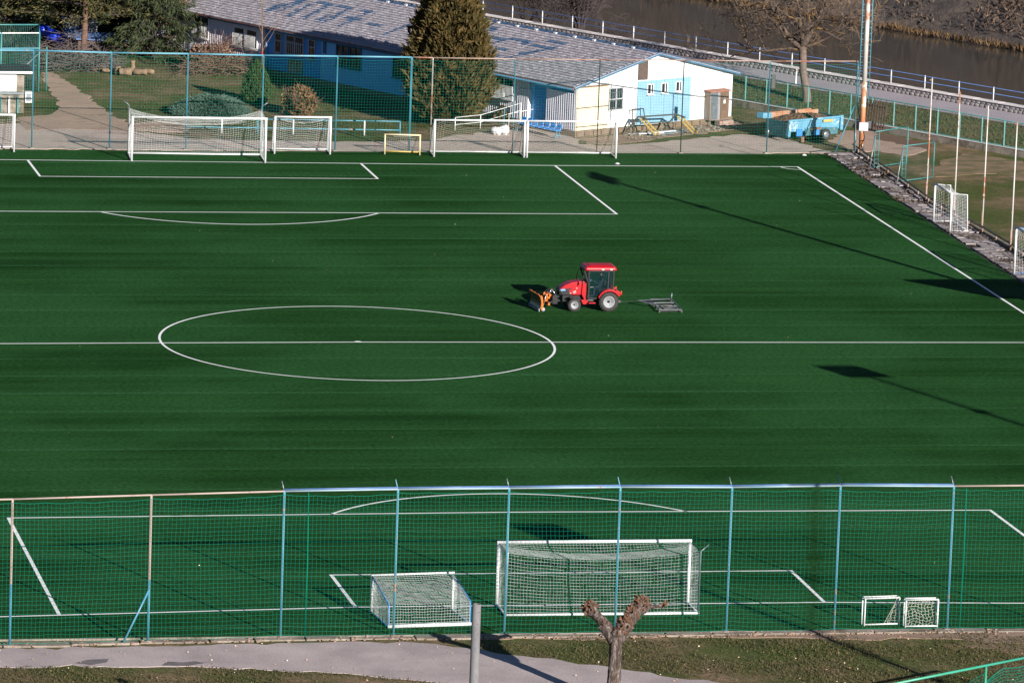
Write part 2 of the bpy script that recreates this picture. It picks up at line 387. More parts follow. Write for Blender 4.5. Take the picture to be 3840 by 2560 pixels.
line([(-9.21, 53.0), (-9.18, 47.58)], 0.13); line([(-9.24, 47.5), (9.21, 47.12)]); line([(9.15, 47.18), (9.11, 52.28)], 0.13)
line([(19.93, 51.83), (19.99, 35.9)], 0.13); line([(20.05, 35.84), (-12.59, 36.2), (-20.2, 36.4)]); line([(-20.2, 36.4), (-20.3, 53.3)])
line([(9.15 * math.cos(x), 41.5 + 9.15 * math.sin(x)) for x in np.linspace(math.pi + 0.642, 2 * math.pi - 0.648, 40)])
line([(-34, -0.15), (-16.62, -0.2), (0, 0.05), (31.89, -0.3), (34.04, -0.32)])
line([(9.15 * math.cos(x), 9.15 * math.sin(x)) for x in np.linspace(0, 2 * math.pi, 128)[:-1]], 0.115, True, 0.010)
MB().lathe([(0, 0.013), (0.16, 0.013)], 20, (0.05, 0.1, 0)).build('centre_spot', 'line_paint', pitch)
line([(-20.40, -36.96), (0, -36.55), (20.13, -36.81)]); line([(-20.34, -37.03), (-20.31, -53.5)], 0.14); line([(20.07, -36.88), (20.16, -41.55), (20.2, -53.2)], 0.14)
line([(-34, -53.95), (-22.53, -53.75), (-9.06, -52.8), (9.06, -52.8), (16.8, -53.28), (34.1, -53.4)])
line([(-9.1, -47.52), (-9.06, -52.72)], 0.14); line([(-9.17, -47.45), (9.13, -47.43)]); line([(9.06, -47.5), (9.06, -52.72)], 0.14)
line([(9.15 * math.cos(x), -42.2 + 9.15 * math.sin(x)) for x in np.linspace(0.642, math.pi - 0.642, 40)])
line([(33.75 + 1.0 * math.cos(x), 51.85 + 1.0 * math.sin(x)) for x in np.linspace(math.pi + 0.05, 1.5 * math.pi - 0.05, 14)], 0.09, z=0.009)

# paved apron behind the far goals, tracks, soil
sheet('paved_apron', [(-15.22, 55.52), (-10.29, 56.90), (-0.63, 56.74), (14.00, 56.26), (28.05, 56.22), (36.85, 56.95), (37.10, 57.43), (35.94, 60.50), (35.49, 62.98), (33.30, 63.64), (29.25, 61.40), (27.66, 60.46), (24.60, 59.17), (22.91, 59.67), (23.14, 61.75), (21.88, 67.08), (21.10, 66.39), (19.55, 64.37), (16.24, 62.80), (14.59, 60.83), (11.64, 60.25), (8.51, 60.15), (4.80, 60.34), (0.70, 60.99), (-2.14, 63.76), (-5.47, 66.87), (-9.30, 65.91), (-14.32, 64.92)], -0.006, 'apron_paving')
sheet('sandy_track', [(-8.08, 63.54), (-5.53, 64.28), (-2.18, 63.44), (-1.50, 64.42), (-2.29, 68.30), (-2.77, 73.96), (-3.14, 79.63), (-3.45, 83.51), (-3.81, 86.55), (-4.45, 86.52), (-4.69, 83.98), (-4.91, 79.55), (-4.97, 75.57), (-5.06, 72.68), (-5.91, 69.81), (-8.02, 68.40)], -0.0015, 'sand_path')
sheet('gravel_patch', [(-1.84, 66.03), (-0.72, 66.88), (0.56, 67.10), (1.30, 66.14), (1.45, 64.53), (0.77, 63.22), (-0.75, 63.01), (-1.89, 63.77)], 0.03, 'sand_path')
sheet('soil_strip', [(23.22, 61.75), (23.26, 59.52), (25.23, 59.91), (29.47, 62.94), (33.45, 65.69), (34.51, 69.06), (30.28, 66.56), (26.58, 63.81)], -0.012, 'bare_soil')
sheet('worn_ground', [(42.52, 53.84), (40.09, 49.50), (40.89, 48.77), (44.72, 49.92), (46.12, 45.17), (48.61, 52.01), (46.55, 55.52), (44.66, 57.03)], -0.012, 'worn_grass')
sheet('muddy_ground', [(37.89, 61.61), (38.30, 57.15), (39.79, 57.99), (41.05, 55.98), (42.51, 57.60), (43.59, 59.70), (42.49, 63.39), (41.43, 65.32), (39.85, 65.26)], -0.008, 'sand_path')
sheet('soil_bed', [(40.92, 62.35), (43.15, 58.09), (43.87, 60.35), (42.76, 62.42), (41.61, 64.99)], 0.0, 'soil')
pave('damp', (0.12, 0.11, 0.115), (0.17, 0.15, 0.155), (0.09, 0.08, 0.075), sc=1.5)
# near path and kerb under the near fence
sheet('asphalt_footpath', [(-60, -59.2), (-23.09, -58.75), (-17, -58.55), (-12.84, -58.28), (-10, -58.15), (-7.71, -58.5), (-6, -59.4), (-4.24, -60.68), (-1.38, -62.48), (2.05, -65.0), (6, -68.6), (12, -74.5), (9, -77), (4, -73.2), (-3, -67.9), (-8.15, -64.4), (-10.6, -63.2), (-13.5, -62.45), (-16, -61.75), (-18.72, -61.6), (-23.37, -61.35), (-60, -62)], -0.004, 'asphalt_path')
for k_, dp_ in enumerate(([(-20.68, -60.99), (-20.14, -60.49), (-19.35, -60.40), (-19.49, -60.92), (-20.09, -61.28)], [(-17.60, -61.47), (-17.29, -60.90), (-16.26, -60.88), (-15.99, -61.22), (-16.67, -61.58)])): sheet('damp_patch', dp_, 0.0, 'damp')
sheet('dirt_verge', [(-7.18, -57.37), (-3.98, -57.73), (-0.01, -57.57), (3.97, -57.55), (9.60, -57.75), (16.35, -57.71), (16.23, -59.30), (14.29, -59.62), (12.66, -58.86), (10.73, -58.56), (9.15, -58.83), (7.39, -58.54), (5.13, -58.29), (2.22, -57.95), (-2.10, -58.16), (-5.03, -58.09)], -0.006, 'bare_soil')
sheet('worn_lawn', [(12.34, -59.39), (13.78, -59.05), (16.35, -58.89), (15.55, -61.66), (14.16, -61.25), (13.24, -60.39)], -0.010, 'worn_grass')
rk = random.Random(5); mb = MB(); x = -60.0; segs = []
kerb = struct(MB().box((-24, -57.42, -0.02), (72, 0.10, 0.12)).build('kerb', 'concrete'))
while x < 14.5:
    L = rk.uniform(1.6, 2.6)
    if x > -28:
        y = np.interp(x, [-22.7, -12.6, 12.6], [-58.15, -57.72, -57.62]) + rk.uniform(-0.05, 0.05)
        MB().box((x + L / 2, y, 0.0), (L - rk.uniform(0.02, 0.12), rk.uniform(0.38, 0.62), rk.uniform(0.04, 0.09)), rk.uniform(-0.02, 0.02)).build('kerb_block', 'concrete', kerb, 0.03)
    x += L

# slabs beside the right touchline
bed = sheet('paved_strip', [(36.52, 57.2), (38.25, 57.2), (38.05, 40), (38.4, 24), (38.4, -60), (36.3, -60), (36.17, 27), (36.45, 41)], -0.010, 'slab_bed', rough=False)
rs = random.Random(3); sm = [MB().box((0, 0, 0), (0.54, 0.56, 0.07)).build('slab', 'slab', bed, 0.015) for _ in range(1)][0]
bed_slabs = 0; first = True
for j in range(90):
    y = 56.4 - j * 0.6
    if y < 8: break
    for i in range(3):
        if rs.random() < (0.20 if y > 36 else 0.07): continue
        loc = (36.86 + i * 0.57 - 0.006 * max(0, 41 - y) * 0.6 + rs.uniform(-.03, .03), y + rs.uniform(-.04, .04), 0.012 + rs.uniform(-.012, .02))
        rot = (rs.uniform(-.035, .035), rs.uniform(-.03, .03), rs.uniform(-.06, .06))
        if first: sm.location = loc; sm.rotation_euler = rot; first = False
        else: share('slab', sm, bed, loc, rot)
P = np.column_stack([nrg.uniform(36.5, 38.3, 5200), nrg.uniform(9, 57, 5200), np.full(5200, 0.05)])
keep = (np.sin(P[:, 1] * 1.7 + P[:, 0] * 2.1) + np.sin(P[:, 1] * .63 + 1) + nrg.normal(0, .7, len(P)) + (P[:, 1] - 30) * .03 > 0.6); P = P[keep]
leafmat('litter', [(0.035, 0.024, 0.018), (0.07, 0.05, 0.035), (0.14, 0.09, 0.05)])
D = nrg.normal(size=P.shape); D[:, 2] *= 0.25
stuff(tag(leaves('leaf_litter', P, D, 0.17, 0.10, 'litter'), 'dark dead leaf litter strewn over the paving slabs beside the pitch', 'leaf litter'))

# promenade parapet of rough stones with a pale coping and a railing
par = thing('parapet_wall', 'low rough stone parapet with pale coping along the river promenade', 'wall')
CO0, CO1 = -112.0, -8.0
MB().add([RV(79.0, CO0, .7), RV(79.42, CO0, .7), RV(79.42, CO1, .7), RV(79.0, CO1, .7), RV(79.0, CO0, 1.2), RV(79.42, CO0, 1.2), RV(79.42, CO1, 1.2), RV(79.0, CO1, 1.2)], [(0, 1, 2, 3), (7, 6, 5, 4), (0, 4, 5, 1), (1, 5, 6, 2), (2, 6, 7, 3), (3, 7, 4, 0)]).build('wall_core', 'wall_stone', par)
rw = random.Random(9); ang = math.atan2(-0.839, 0.544)
stone = [MB().blob((0, 0, 0), (0.235, 0.032, 0.118), 8, 5, 0.12, rw).build('stone', 'wall_stone', par) for _ in range(3)]
used = set(); cnt = 0; tt = -21.0
while cnt < 296:
    wd = rw.uniform(0.30, 0.46); 
    for row in range(2):
        s0 = stone[rw.randrange(3)]
        loc = RV(78.98, tt - wd / 2 + row * 0.11, 0.89 + row * 0.195 + rw.uniform(-.01, .01)); rot = (0, rw.uniform(-.1, .1), ang)
        if s0.name not in used: used.add(s0.name); s0.location = loc; s0.rotation_euler = rot
        else: share('stone', s0, par, loc, rot, (wd / 0.42, 1, 1))
        cnt += 1
    tt -= wd * 0.98
mb = MB()
while tt > -110:
    wd = rw.uniform(0.3, 0.46)
    for row in range(2): mb.blob(RV(78.98, tt, 0.89 + row * .195), (wd * .42, wd * .42, 0.1), 6, 3, 0.2, rw)
    tt -= wd
mb.build('far_stones', 'wall_stone', par, kind='stuff')
tt = CO1
while tt > -110:
    a, bq = tt, tt - 1.96
    MB().add([RV(78.90, a, 1.2), RV(79.52, a, 1.2), RV(79.52, bq, 1.2), RV(78.90, bq, 1.2), RV(78.90, a, 1.26), RV(79.52, a, 1.26), RV(79.52, bq, 1.26), RV(78.90, bq, 1.26)], [(0, 1, 2, 3), (7, 6, 5, 4), (0, 4, 5, 1), (1, 5, 6, 2), (2, 6, 7, 3), (3, 7, 4, 0)]).build('coping_stone', 'coping', par, 0.015)
    tt -= 2.0
rail = thing('river_railing', 'white and blue pipe railing standing on the parapet above the river', 'railing')
mat('rail_blue', (0.06, 0.13, 0.33), (0.10, 0.18, 0.36), 2, 0.5)
tt = -9.0
while tt > -110:
    MB().tube(RV(79.25, tt, 1.27), RV(79.25, tt, 2.08), 0.035, n=8).build('railing_post', 'white_paint', rail); tt -= 2.72
for z in (2.03, 1.68): MB().tube(RV(79.25, -8, z), RV(79.25, -111, z), 0.026, n=6).build('railing_bar', 'rail_blue', rail)

# scrub on the far bank
leafmat('scrub', [(0.035, 0.026, 0.024), (0.07, 0.05, 0.042), (0.12, 0.08, 0.058), (0.18, 0.125, 0.085)])
N = 52000; n_ = 116.5 + nrg.gamma(1.5, 6.0, N); t_ = nrg.uniform(-135, -38, N); z_ = np.interp(n_, [116.4, 120, 126, 140, 175], [-1.6, .6, 2.6, 6.0, 17.0])
cl = np.sin(t_ * .8 + n_ * .5) + np.sin(t_ * .31 + 2) + np.sin(n_ * 1.1); kp = cl + nrg.normal(0, .6, N) > -0.6
n_, t_, z_ = n_[kp], t_[kp], z_[kp]
P = np.column_stack([NX * n_ + .544 * t_, NY * n_ - .839 * t_, z_ + nrg.uniform(-.1, .5, len(n_))]); D = nrg.normal(size=P.shape); D[:, 2] = np.abs(D[:, 2]) + .5
stuff(tag(leaves('dry_scrub', P, D, 0.42, 0.08, 'scrub'), 'brown dry scrub covering the far bank of the river', 'scrub'))
N = 4500; t_ = nrg.uniform(-135, -38, N); n_ = 115.9 + nrg.normal(0, .3, N)
P = np.column_stack([NX * n_ + .544 * t_, NY * n_ - .839 * t_, np.full(N, -2.0)]); D = nrg.normal(size=P.shape) * .5; D[:, 2] = 1
leafmat('reed', [(0.05, 0.03, 0.018), (0.10, 0.06, 0.028), (0.17, 0.10, 0.04)])
stuff(tag(leaves('bank_reeds', P, D, 0.5, 0.07, 'reed'), 'ochre dry reeds along the waterline of the far bank', 'reeds'))

# ------------------------------------------------------------------ near fence
leafmat('grass_blades', [(0.022, 0.026, 0.009), (0.042, 0.044, 0.015), (0.072, 0.060, 0.026), (0.12, 0.082, 0.047)])
NF = [(-22.69, -58.32, 5.43), (-17.6, -57.9, 5.46), (-12.65, -57.45, 5.47), (-8.44, -57.42, 5.51), (-4.29, -57.42, 5.52), (-0.11, -57.42, 5.54), (4.13, -57.40, 5.50), (8.26, -57.42, 5.54), (12.63, -57.4, 5.49), (17.0, -57.4, 5.5)]
NF = [(-27.8, -58.7, 5.42)] + NF
def fence(name, label, posts, postr, mats, cell, netr, netmat, arms=(), rails=(), zb=0.08, seams=(), seed=0, sag=0.06):
    f = thing(name, label, 'fence')
    for i, (x, y, h) in enumerate(posts):
        mm = mats(i)
        if isinstance(mm, tuple):
            MB().tube((x, y, -0.1), (x, y, 2.3), postr * 1.06, n=8).build('post_sleeve', mm[0], f); mm = mm[1]
        MB().tube((x, y, -0.1), (x, y, h), postr, n=8).build('post', mm, f)
        MB().box((x, y, 0.02), (0.22, 0.22, 0.06)).build('post_foot', 'concrete', f)
        if i in arms: MB().tube((x, y, h - 0.03), (x - 0.09, y + 0.10 + 0.05 * math.sin(i), h + 0.36), 0.022, n=6).build('post_arm', 'galvanised' if i % 2 else 'pale_steel', f)
    for i in range(len(posts) - 1):
        a, b_ = posts[i], posts[i + 1]; zt = min(a[2], b_[2])
        for rr, mm, dz in rails(i): MB().tube((a[0], a[1], a[2] + dz), (b_[0], b_[1], b_[2] + dz), rr, n=8).build('top_rail', mm, f)
        L = math.hypot(b_[0] - a[0], b_[1] - a[1]); nu = max(3, round(L / cell)); nv = round((zt - 0.2 - zb) / cell)
        rg = random.Random(seed + i); p1, p2 = rg.uniform(0, 6), rg.uniform(0, 6)
        def S(u, v, a=a, b_=b_, zt=zt, L=L, p1=p1, p2=p2):
            k = math.sin(math.pi * u)
            z = zb + v * (zt - 0.12 - zb)
            if v > 0.93: z -= 0.035 * abs(math.sin(u * L * 2.6))
            if v < 0.07: z += 0.03 * abs(math.sin(u * L * 2.2 + 1))
            z -= sag * k * (0.4 + 0.6 * math.sin(v * 5 + p1) ** 2)
            return (lerp(a[0], b_[0], u) + 0.03 * math.sin(v * 6 + p2) * k, lerp(a[1], b_[1], u) - 0.045 + 0.10 * k * math.sin(v * 4.0 + p1), z)
        net(S, nu, nv, netr, max(20, int(L * 5)), 26, 3, netr * 2.0, 0.008, seed + i).build('net', netmat, f, kind='stuff')
    for (x, y, z0, z1, mm) in seams: MB().path([(x, y, z0), (x + .03, y, (z0 + z1) / 2), (x, y, z1)], 0.022, 6).build('seam_rope', mm, f)
    return f
nf = fence('ball_fence', 'tall blue fence with green netting in the foreground behind the near goal', NF, 0.045,
    lambda i: ('blue_steel', 'weathered_steel') if i < 3 else 'pale_steel', 0.158, 0.0040, 'teal_net', arms=range(3, 11),
    rails=lambda i: [(0.034, 'weathered_steel', 0.0)] if i in (0, 1, 2, 9) else [(0.034, 'rail_paint', 0.0), (0.027, 'rail_blue', 0.065)],
    seams=[(-11.75, -57.43, 0.05, 5.4, 'teal_net'), (13.12, -57.4, 0.05, 5.4, 'teal_net')], seed=20)
MB().tube((-18.55, -58.15, 0.0), (-17.6, -57.92, 1.95), 0.04, n=8).build('brace', 'blue_steel', nf)
# ------------------------------------------------------------------ far fence
FF = [(-17.1, 57.4, 5.4), (-12.8, 57.36, 5.4), (-8.51, 57.2, 5.44), (-4.2, 57.1, 5.36), (0.04, 56.95, 5.36), (4.25, 56.82, 5.32), (8.39, 56.7, 5.32), (12.54, 56.6, 5.31)]
fence('back_fence', 'tall pale blue net fence behind the far goals in front of the lawn', FF, 0.042, lambda i: 'blue_steel', 0.158, 0.0036, 'teal_net', rails=lambda i: [(0.052, 'pale_steel', 0.0)], seed=60)
FG = [(12.60, 56.66, 5.31), (13.75, 56.55, 5.3), (18.42, 56.5, 5.28), (23.26, 56.5, 5.27), (28.1, 56.55, 5.28), (33.12, 56.7, 5.24), (38.37, 57.31, 5.19)]
ff2 = fence('corner_fence', 'thin rusty net fence between the pitch and the white barn gable', FG, 0.034, lambda i: ('blue_steel', 'rusty_pole', 'blue_steel', 'dark_steel', 'dark_steel', 'blue_steel', 'blue_steel')[i], 0.158, 0.0034, 'teal_net', rails=lambda i: [(0.036, 'rusty_steel', 0.0)], seed=80)
for x, y, z in ((38.37, 57.31, 2.6),):
    MB().tube((x - 1.25, y - 0.5, 0), (x - 0.1, y, z), 0.03).build('brace', 'blue_steel', ff2)
    MB().tube((x + 0.45, y - 0.6, 0), (x, y, 3.2), 0.03).build('brace', 'galvanised', ff2)
    MB().tube((x - 0.2, y - 1.1, 0), (x, y, z), 0.025).build('brace', 'galvanised', ff2)
# ------------------------------------------------------------------ goals
def polyline_at(P, s):
    d = [math.dist(P[i], P[i + 1]) for i in range(len(P) - 1)]; s *= sum(d)
    for i, L in enumerate(d):
        if s <= L or i == len(d) - 1: return tuple(lerp(P[i][k], P[i + 1][k], min(1, s / L)) for k in range(len(P[i])))
        s -= L
def goal(name, label, loc, rz, W, H, prof, r, cell, netr, netmat='white_net', group=None, front='white_paint', frame='white_paint', bar='white_paint', barr=None, sag=0.12, stakes=None, sides=True, stays=True, backbar=True):
    g = thing(name, label, 'goal', loc, rz, group); h = W / 2
    for s in (-1, 1):
        MB().tube((s * h, 0, 0), (s * h, 0, H + r * 0.6), r, n=10).build('goal_post', front, g)
        if stays and not stakes: MB().path([(s * h, p[0], p[1]) for p in prof], r * 0.55, 6).build('back_stay', frame, g)
        MB().tube((s * h, 0, 0.05), (s * h, prof[-1][0], 0.05), r * 0.62, n=6).build('ground_bar', frame, g)
        if stakes:
            MB().path([(s * h, stakes[0], 0), (s * h, stakes[0], stakes[1]), (s * (h + 0.32), stakes[0] - 0.1, stakes[1] + 0.22)], 0.025, 6).build('net_stake', 'galvanised', g)
    MB().tube((-h - r, 0, H), (h + r, 0, H), r, n=10).build('crossbar', front, g)
    if backbar: MB().tube((-h - 0.03, prof[-1][0], 0.06), (h + 0.03, prof[-1][0], 0.06), barr or r * 0.8, n=8).build('rear_ground_bar', bar, g)
    Ln = sum(math.dist(prof[i], prof[i + 1]) for i in range(len(prof) - 1))
    def S(u, v):
        y, z = polyline_at(prof, v); k = math.sin(math.pi * u) ** 0.8; q = math.sin(math.pi * v)
        return ((2 * u - 1) * (h - 0.03), y - sag * k * q * 0.9, max(0.03, z - sag * k * (1 - v) ** 0.6 * min(1, v * 8) - 0.35 * sag * k * q))
    net(S, max(4, round(2 * h / cell)), max(4, round(Ln / cell)), netr, 28, 22, 3, netr * 1.8, 0.012, len(label)).build('net', netmat, g, kind='stuff')
    if sides:
        for s in (-1, 1):
            def T(u, v, s=s):
                y, z = polyline_at(prof, v); z0 = H * (1 - v)
                return (s * (h - 0.02), lerp(0, y, u), max(0.03, lerp(z0, z, u)))
            net(T, max(3, round(max(p[0] for p in prof) / cell)), max(4, round(H / cell)), netr, 8, 16, 3, 0, 0.008, 3).build('side_net', netmat, g, kind='stuff')
    return g
PI = math.pi
mat('cream_paint', (0.62, 0.52, 0.28), (0.56, 0.50, 0.36), 4, .5)
goal('full_size_goal', 'large white goal with white net close behind the near netted fence', (0.02, -52.78, 0), PI, 7.38, 2.44, [(0, 2.42), (1.75, 2.42), (1.80, 0.04)], 0.062, 0.13, 0.0042, sag=0.34, stakes=(1.85, 2.46), bar='white_paint')
goal('full_size_goal', 'large white goal on the far goal line, sagging net on two stakes', (0.13, 52.62, 0), math.atan2(-0.35, 7.3), 7.34, 2.44, [(0, 2.42), (2.3, 2.6), (2.5, 0.04)], 0.062, 0.14, 0.0030, sag=0.5, stakes=(2.45, 2.75))
YP = [(0, 2.04), (0.45, 1.95), (1.55, 0.04)]
goal('training_goal', 'white training goal cut by the left edge of the picture', (-12.2, 55.9, 0), math.atan2(-0.15, 5), 5.1, 2.06, [(0, 2.04), (0.9, 2.0), (1.4, 0.04)], 0.055, 0.14, 0.003, sag=0.1, group='training goals along the far fence')
goal('training_goal', 'narrow white training goal right beside the large far goal', (6.36, 55.57, 0), math.atan2(-0.15, 3.1), 3.1, 2.07, [(0, 2.05), (0.75, 1.95), (1.4, 0.04)], 0.055, 0.13, 0.0036, sag=0.28, group='training goals along the far fence')
goal('small_goal', 'small white and yellow goal standing alone by the far fence', (11.98, 55.5, 0), math.atan2(-0.3, 1.95), 1.95, 1.12, [(0, 1.1), (0.35, 1.02), (0.75, 0.04)], 0.045, 0.12, 0.0036, netmat='old_net', sag=0.08, bar='yellow_paint', barr=0.04, front='cream_paint')
goal('training_goal', 'left one of the two wide training goals standing end to end', (16.2, 54.78, 0), math.atan2(-0.15, 5.13), 5.08, 2.06, YP, 0.056, 0.14, 0.004, netmat='old_net', sag=0.42, group='training goals along the far fence')
goal('training_goal', 'right one of the two wide training goals, in front of the barn corner', (21.42, 54.63, 0), math.atan2(-0.15, 5.1), 5.04, 2.06, YP, 0.056, 0.14, 0.004, netmat='old_net', sag=0.42, group='training goals along the far fence')
goal('portable_goal', 'low portable goal with blue stays and thick white rear bar by the near fence', (-7.07, -53.63, 0), PI + math.atan2(0.3, 3.13), 3.15, 1.45, [(0, 1.43), (2.38, 0.90), (2.42, 0.06)], 0.04, 0.11, 0.0052, frame='blue_paint', barr=0.075, sag=0.10)
goal('training_goal', 'small white goal facing the pitch on the slabs by the tall poles', (36.68, 32.05, 0), -PI / 2 + 0.02, 3.1, 2.05, [(0, 2.03), (0.85, 1.98), (0.95, 0.04)], 0.055, 0.14, 0.0042, sag=0.12)
goal('training_goal', 'white and blue goal cut by the right edge of the picture', (36.62, 15.4, 0), -PI / 2, 5.0, 2.42, [(0, 2.4), (0.9, 2.3), (1.3, 0.04)], 0.06, 0.14, 0.0045, sag=0.2, frame='blue_paint')
# the two little goals by the near fence: double frames, torn nets
def mini(name, label, loc, rz, W, H, dp, torn):
    g = thing(name, label, 'goal', loc, rz, 'mini goals by the near fence')
    for s in (-1, 1):
        MB().tube((s * W / 2, 0, 0), (s * W / 2, 0, H), 0.032, n=8).build('goal_post', 'white_paint', g)
        MB().tube((s * W / 2, dp, 0), (s * W / 2, dp, H), 0.026, n=8).build('rear_post', 'white_paint', g)
        MB().tube((s * W / 2, 0, H), (s * W / 2, dp, H), 0.024, n=6).build('top_stay', 'white_paint', g)
    MB().tube((-W / 2, 0, H), (W / 2, 0, H), 0.032, n=8).build('crossbar', 'white_paint', g)
    MB().tube((-W / 2, dp, H), (W / 2, dp, H), 0.026, n=8).build('rear_crossbar', 'white_paint', g)
    MB().tube((-W / 2, 0, 0.05), (W / 2, 0, 0.05), 0.03, n=8).build('ground_bar', 'white_paint', g)
    if torn:
        f = lambda u, v: (-W / 2 + 0.03 + u * 0.5 * (0.25 + 0.75 * v), dp * 0.5 + 0.06 * math.sin(u * 9), (H - 0.1) * (1 - v) * (1 - 0.25 * u) + 0.05)
        net(f, 4, 9, 0.008, 8, 10, 3, 0.010, 0.03).build('net', 'old_net', g, kind='stuff')
    else:
        f = lambda u, v: ((u - .5) * (W - .06) + 0.05 * math.sin(v * 7), dp * 0.6, max(0.03, (H - .04) * (1 - v) - 0.22 * abs(math.sin(u * 4.4)) * (0.3 + v * .5)))
        net(f, 9, 9, 0.008, 18, 10, 3, 0, 0.03).build('net', 'old_net', g, kind='stuff')
mini('mini_goal', 'little white goal with a torn off net by the near fence', (10.3, -56.62, 0), PI + 0.08, 1.36, 1.05, -0.3, True)
mini('mini_goal', 'little white goal with a drooping net beside the fence post', (11.74, -57.0, 0), PI + 0.0, 1.24, 1.06, -0.28, False)

# ------------------------------------------------------------------ tractor, plough, driver, drag mat
mat('tractor_red', (0.37, 0.003, 0.009), (0.32, 0.003, 0.008), 2, 0.4, coat=0.15, spec=0.3)
mat('tractor_black', (0.009, 0.010, 0.013), (0.014, 0.014, 0.016), 4, 0.5, spec=.3)
mat('rim_white', (0.30, 0.31, 0.33), (0.23, 0.24, 0.26), 6, 0.35)
mat('plough_orange', (0.62, 0.14, 0.005), (0.52, 0.11, 0.005), 3, 0.35)
mat('blade_face', (0.16, 0.10, 0.045), (0.11, 0.07, 0.035), 4, 0.35, metal=0.3)
mat('chrome', (0.75, 0.77, 0.8), (0.6, 0.62, 0.65), 5, 0.2, metal=0.9)
mat('lamp_lens', (0.10, 0.28, 0.62), (0.45, 0.62, 0.85), 9, 0.1)
mat('seat_cloth', (0.03, 0.035, 0.045), (0.05, 0.05, 0.06), 6, 0.9)
TR = (13.55, 8.42, 0)
tr = thing('tractor', 'red compact tractor with cab and orange front plough on the pitch', 'tractor', TR, PI)
MB().box((1.05, 0, 0.56), (2.3, 0.36, 0.36)).build('chassis', 'tractor_black', tr, 0.04)
hd = MB().prism_y([(1.12, 0.74), (2.12, 0.74), (2.34, 0.98), (2.33, 1.06), (2.12, 1.22), (1.82, 1.34), (1.45, 1.405), (1.12, 1.41)], -0.33, 0.33).build('hood', 'tractor_red', tr, 0.075)
for s in (-1, 1):
    MB().prism_y([(1.80, 0.76), (2.22, 0.76), (2.40, 0.96), (2.38, 1.04), (2.0, 1.06), (1.72, 1.08), (1.92, 0.98)], s * 0.345 - 0.01, s * 0.345 + 0.01).build('hood_grille_side', 'tractor_black', hd)
    MB().prism_y([(2.06, 0.97), (2.30, 0.96), (2.33, 1.02), (2.12, 1.05)], s * 0.36 - 0.008, s * 0.36 + 0.008).build('headlight', 'lamp_lens', hd)
    MB().box((1.83, s * 0.36, 0.84), (0.06, 0.006, 0.022)).build('decal', 'white_paint', hd)
    MB().box((1.53, s * 0.345, 1.08), (0.06, 0.012, 0.025)).build('decal', 'white_paint', hd)
    dt = MB()   # slanted model lettering on the hood
    for q, pl in enumerate(([(0, .10), (.05, .13)], [(.025, .115), (.06, .0)], [(.06, .13), (.10, .155)], [(.10, .155), (.08, .03)], [(.12, .16), (.15, .175)], [(.15, .175), (.15, .06)], [(.12, .16), (.11, .04)])):
        for a, b_ in zip(pl[:-1], pl[1:]): dt.bar((1.72 - a[0], s * 0.352, 0.80 + a[1]), (1.72 - b_[0], s * 0.352, 0.80 + b_[1]), 0.008, 0.012)
    dt.build('hood_lettering', 'white_paint', hd)
MB().prism_y([(2.18, 0.72), (2.34, 0.74), (2.42, 0.97), (2.36, 1.02), (2.25, 1.0)], -0.27, 0.27).build('grille', 'tractor_black', tr, 0.02)
for s in (-1, 1):
    MB().prism_y([(1.02, 0.52), (1.16, 0.52), (1.30, 0.80), (1.26, 1.32), (1.06, 1.36)], s * 0.36 - 0.05, s * 0.36 + 0.05).build('side_panel', 'tractor_red', tr, 0.02)
    MB().prism_y([(0.92, 0.30), (1.20, 0.30), (1.32, 0.52), (1.0, 0.54)], s * 0.36 - 0.04, s * 0.36 + 0.04).build('subframe', 'tractor_red', tr, 0.01)
    MB().box((0.80, s * 0.52, 0.40), (0.34, 0.22, 0.05)).build('step', 'tractor_red', tr, 0.01)
    MB().box((0.88, s * 0.46, 0.52), (0.28, 0.04, 0.03)).build('step_bar', 'chrome', tr)
# wheels
def wheel(x, y, r, wd, tread):
    s = 1 if y > 0 else -1; wh = MB()
    prof = [(r * .58, -wd * .42), (r * .80, -wd * .5), (r * .95, -wd * .44), (r, -wd * .26), (r, wd * .26), (r * .95, wd * .44), (r * .80, wd * .5), (r * .58, wd * .42)]
    o = wh.lathe(prof, 30, (0, 0, 0), 'y').build('wheel', 'black_rubber', tr); o.location = (x, y, r)
    tl = MB()
    for k in range(tread):
        a = 2 * PI * k / tread
        for q in (-1, 1):
            c_ = Vector((math.cos(a + q * .06) * r, q * wd * .22, math.sin(a + q * .06) * r)); tl.box(c_, (0.03, wd * .42, 0.05 * r / .45), 0, 0, -a)
    tl.build('tyre_lug', 'black_rubber', o, kind='stuff')
    MB().lathe([(0.0, s * wd * .12), (r * .16, s * wd * .12), (r * .30, s * wd * .10), (r * .34, s * wd * .26), (r * .50, s * wd * .30), (r * .54, s * wd * .44), (r * .60, s * wd * .43), (r * .60, -s * wd * .3)][::s], 28, (0, 0, 0), 'y').build('rim', 'rim_white', o)
    MB().lathe([(0.0, s * wd * .34), (r * .10, s * wd * .34), (r * .14, s * wd * .2), (r * .17, s * wd * .1)][::s], 10, (0, 0, 0), 'y').build('hub', 'tractor_black', o)
    for k in range(6):
        a = 2 * PI * k / 6; MB().tube((math.cos(a) * r * .24, s * wd * .1, math.sin(a) * r * .24), (math.cos(a) * r * .24, s * wd * .17, math.sin(a) * r * .24), r * .03, n=6).build('wheel_nut', 'tractor_black', o)
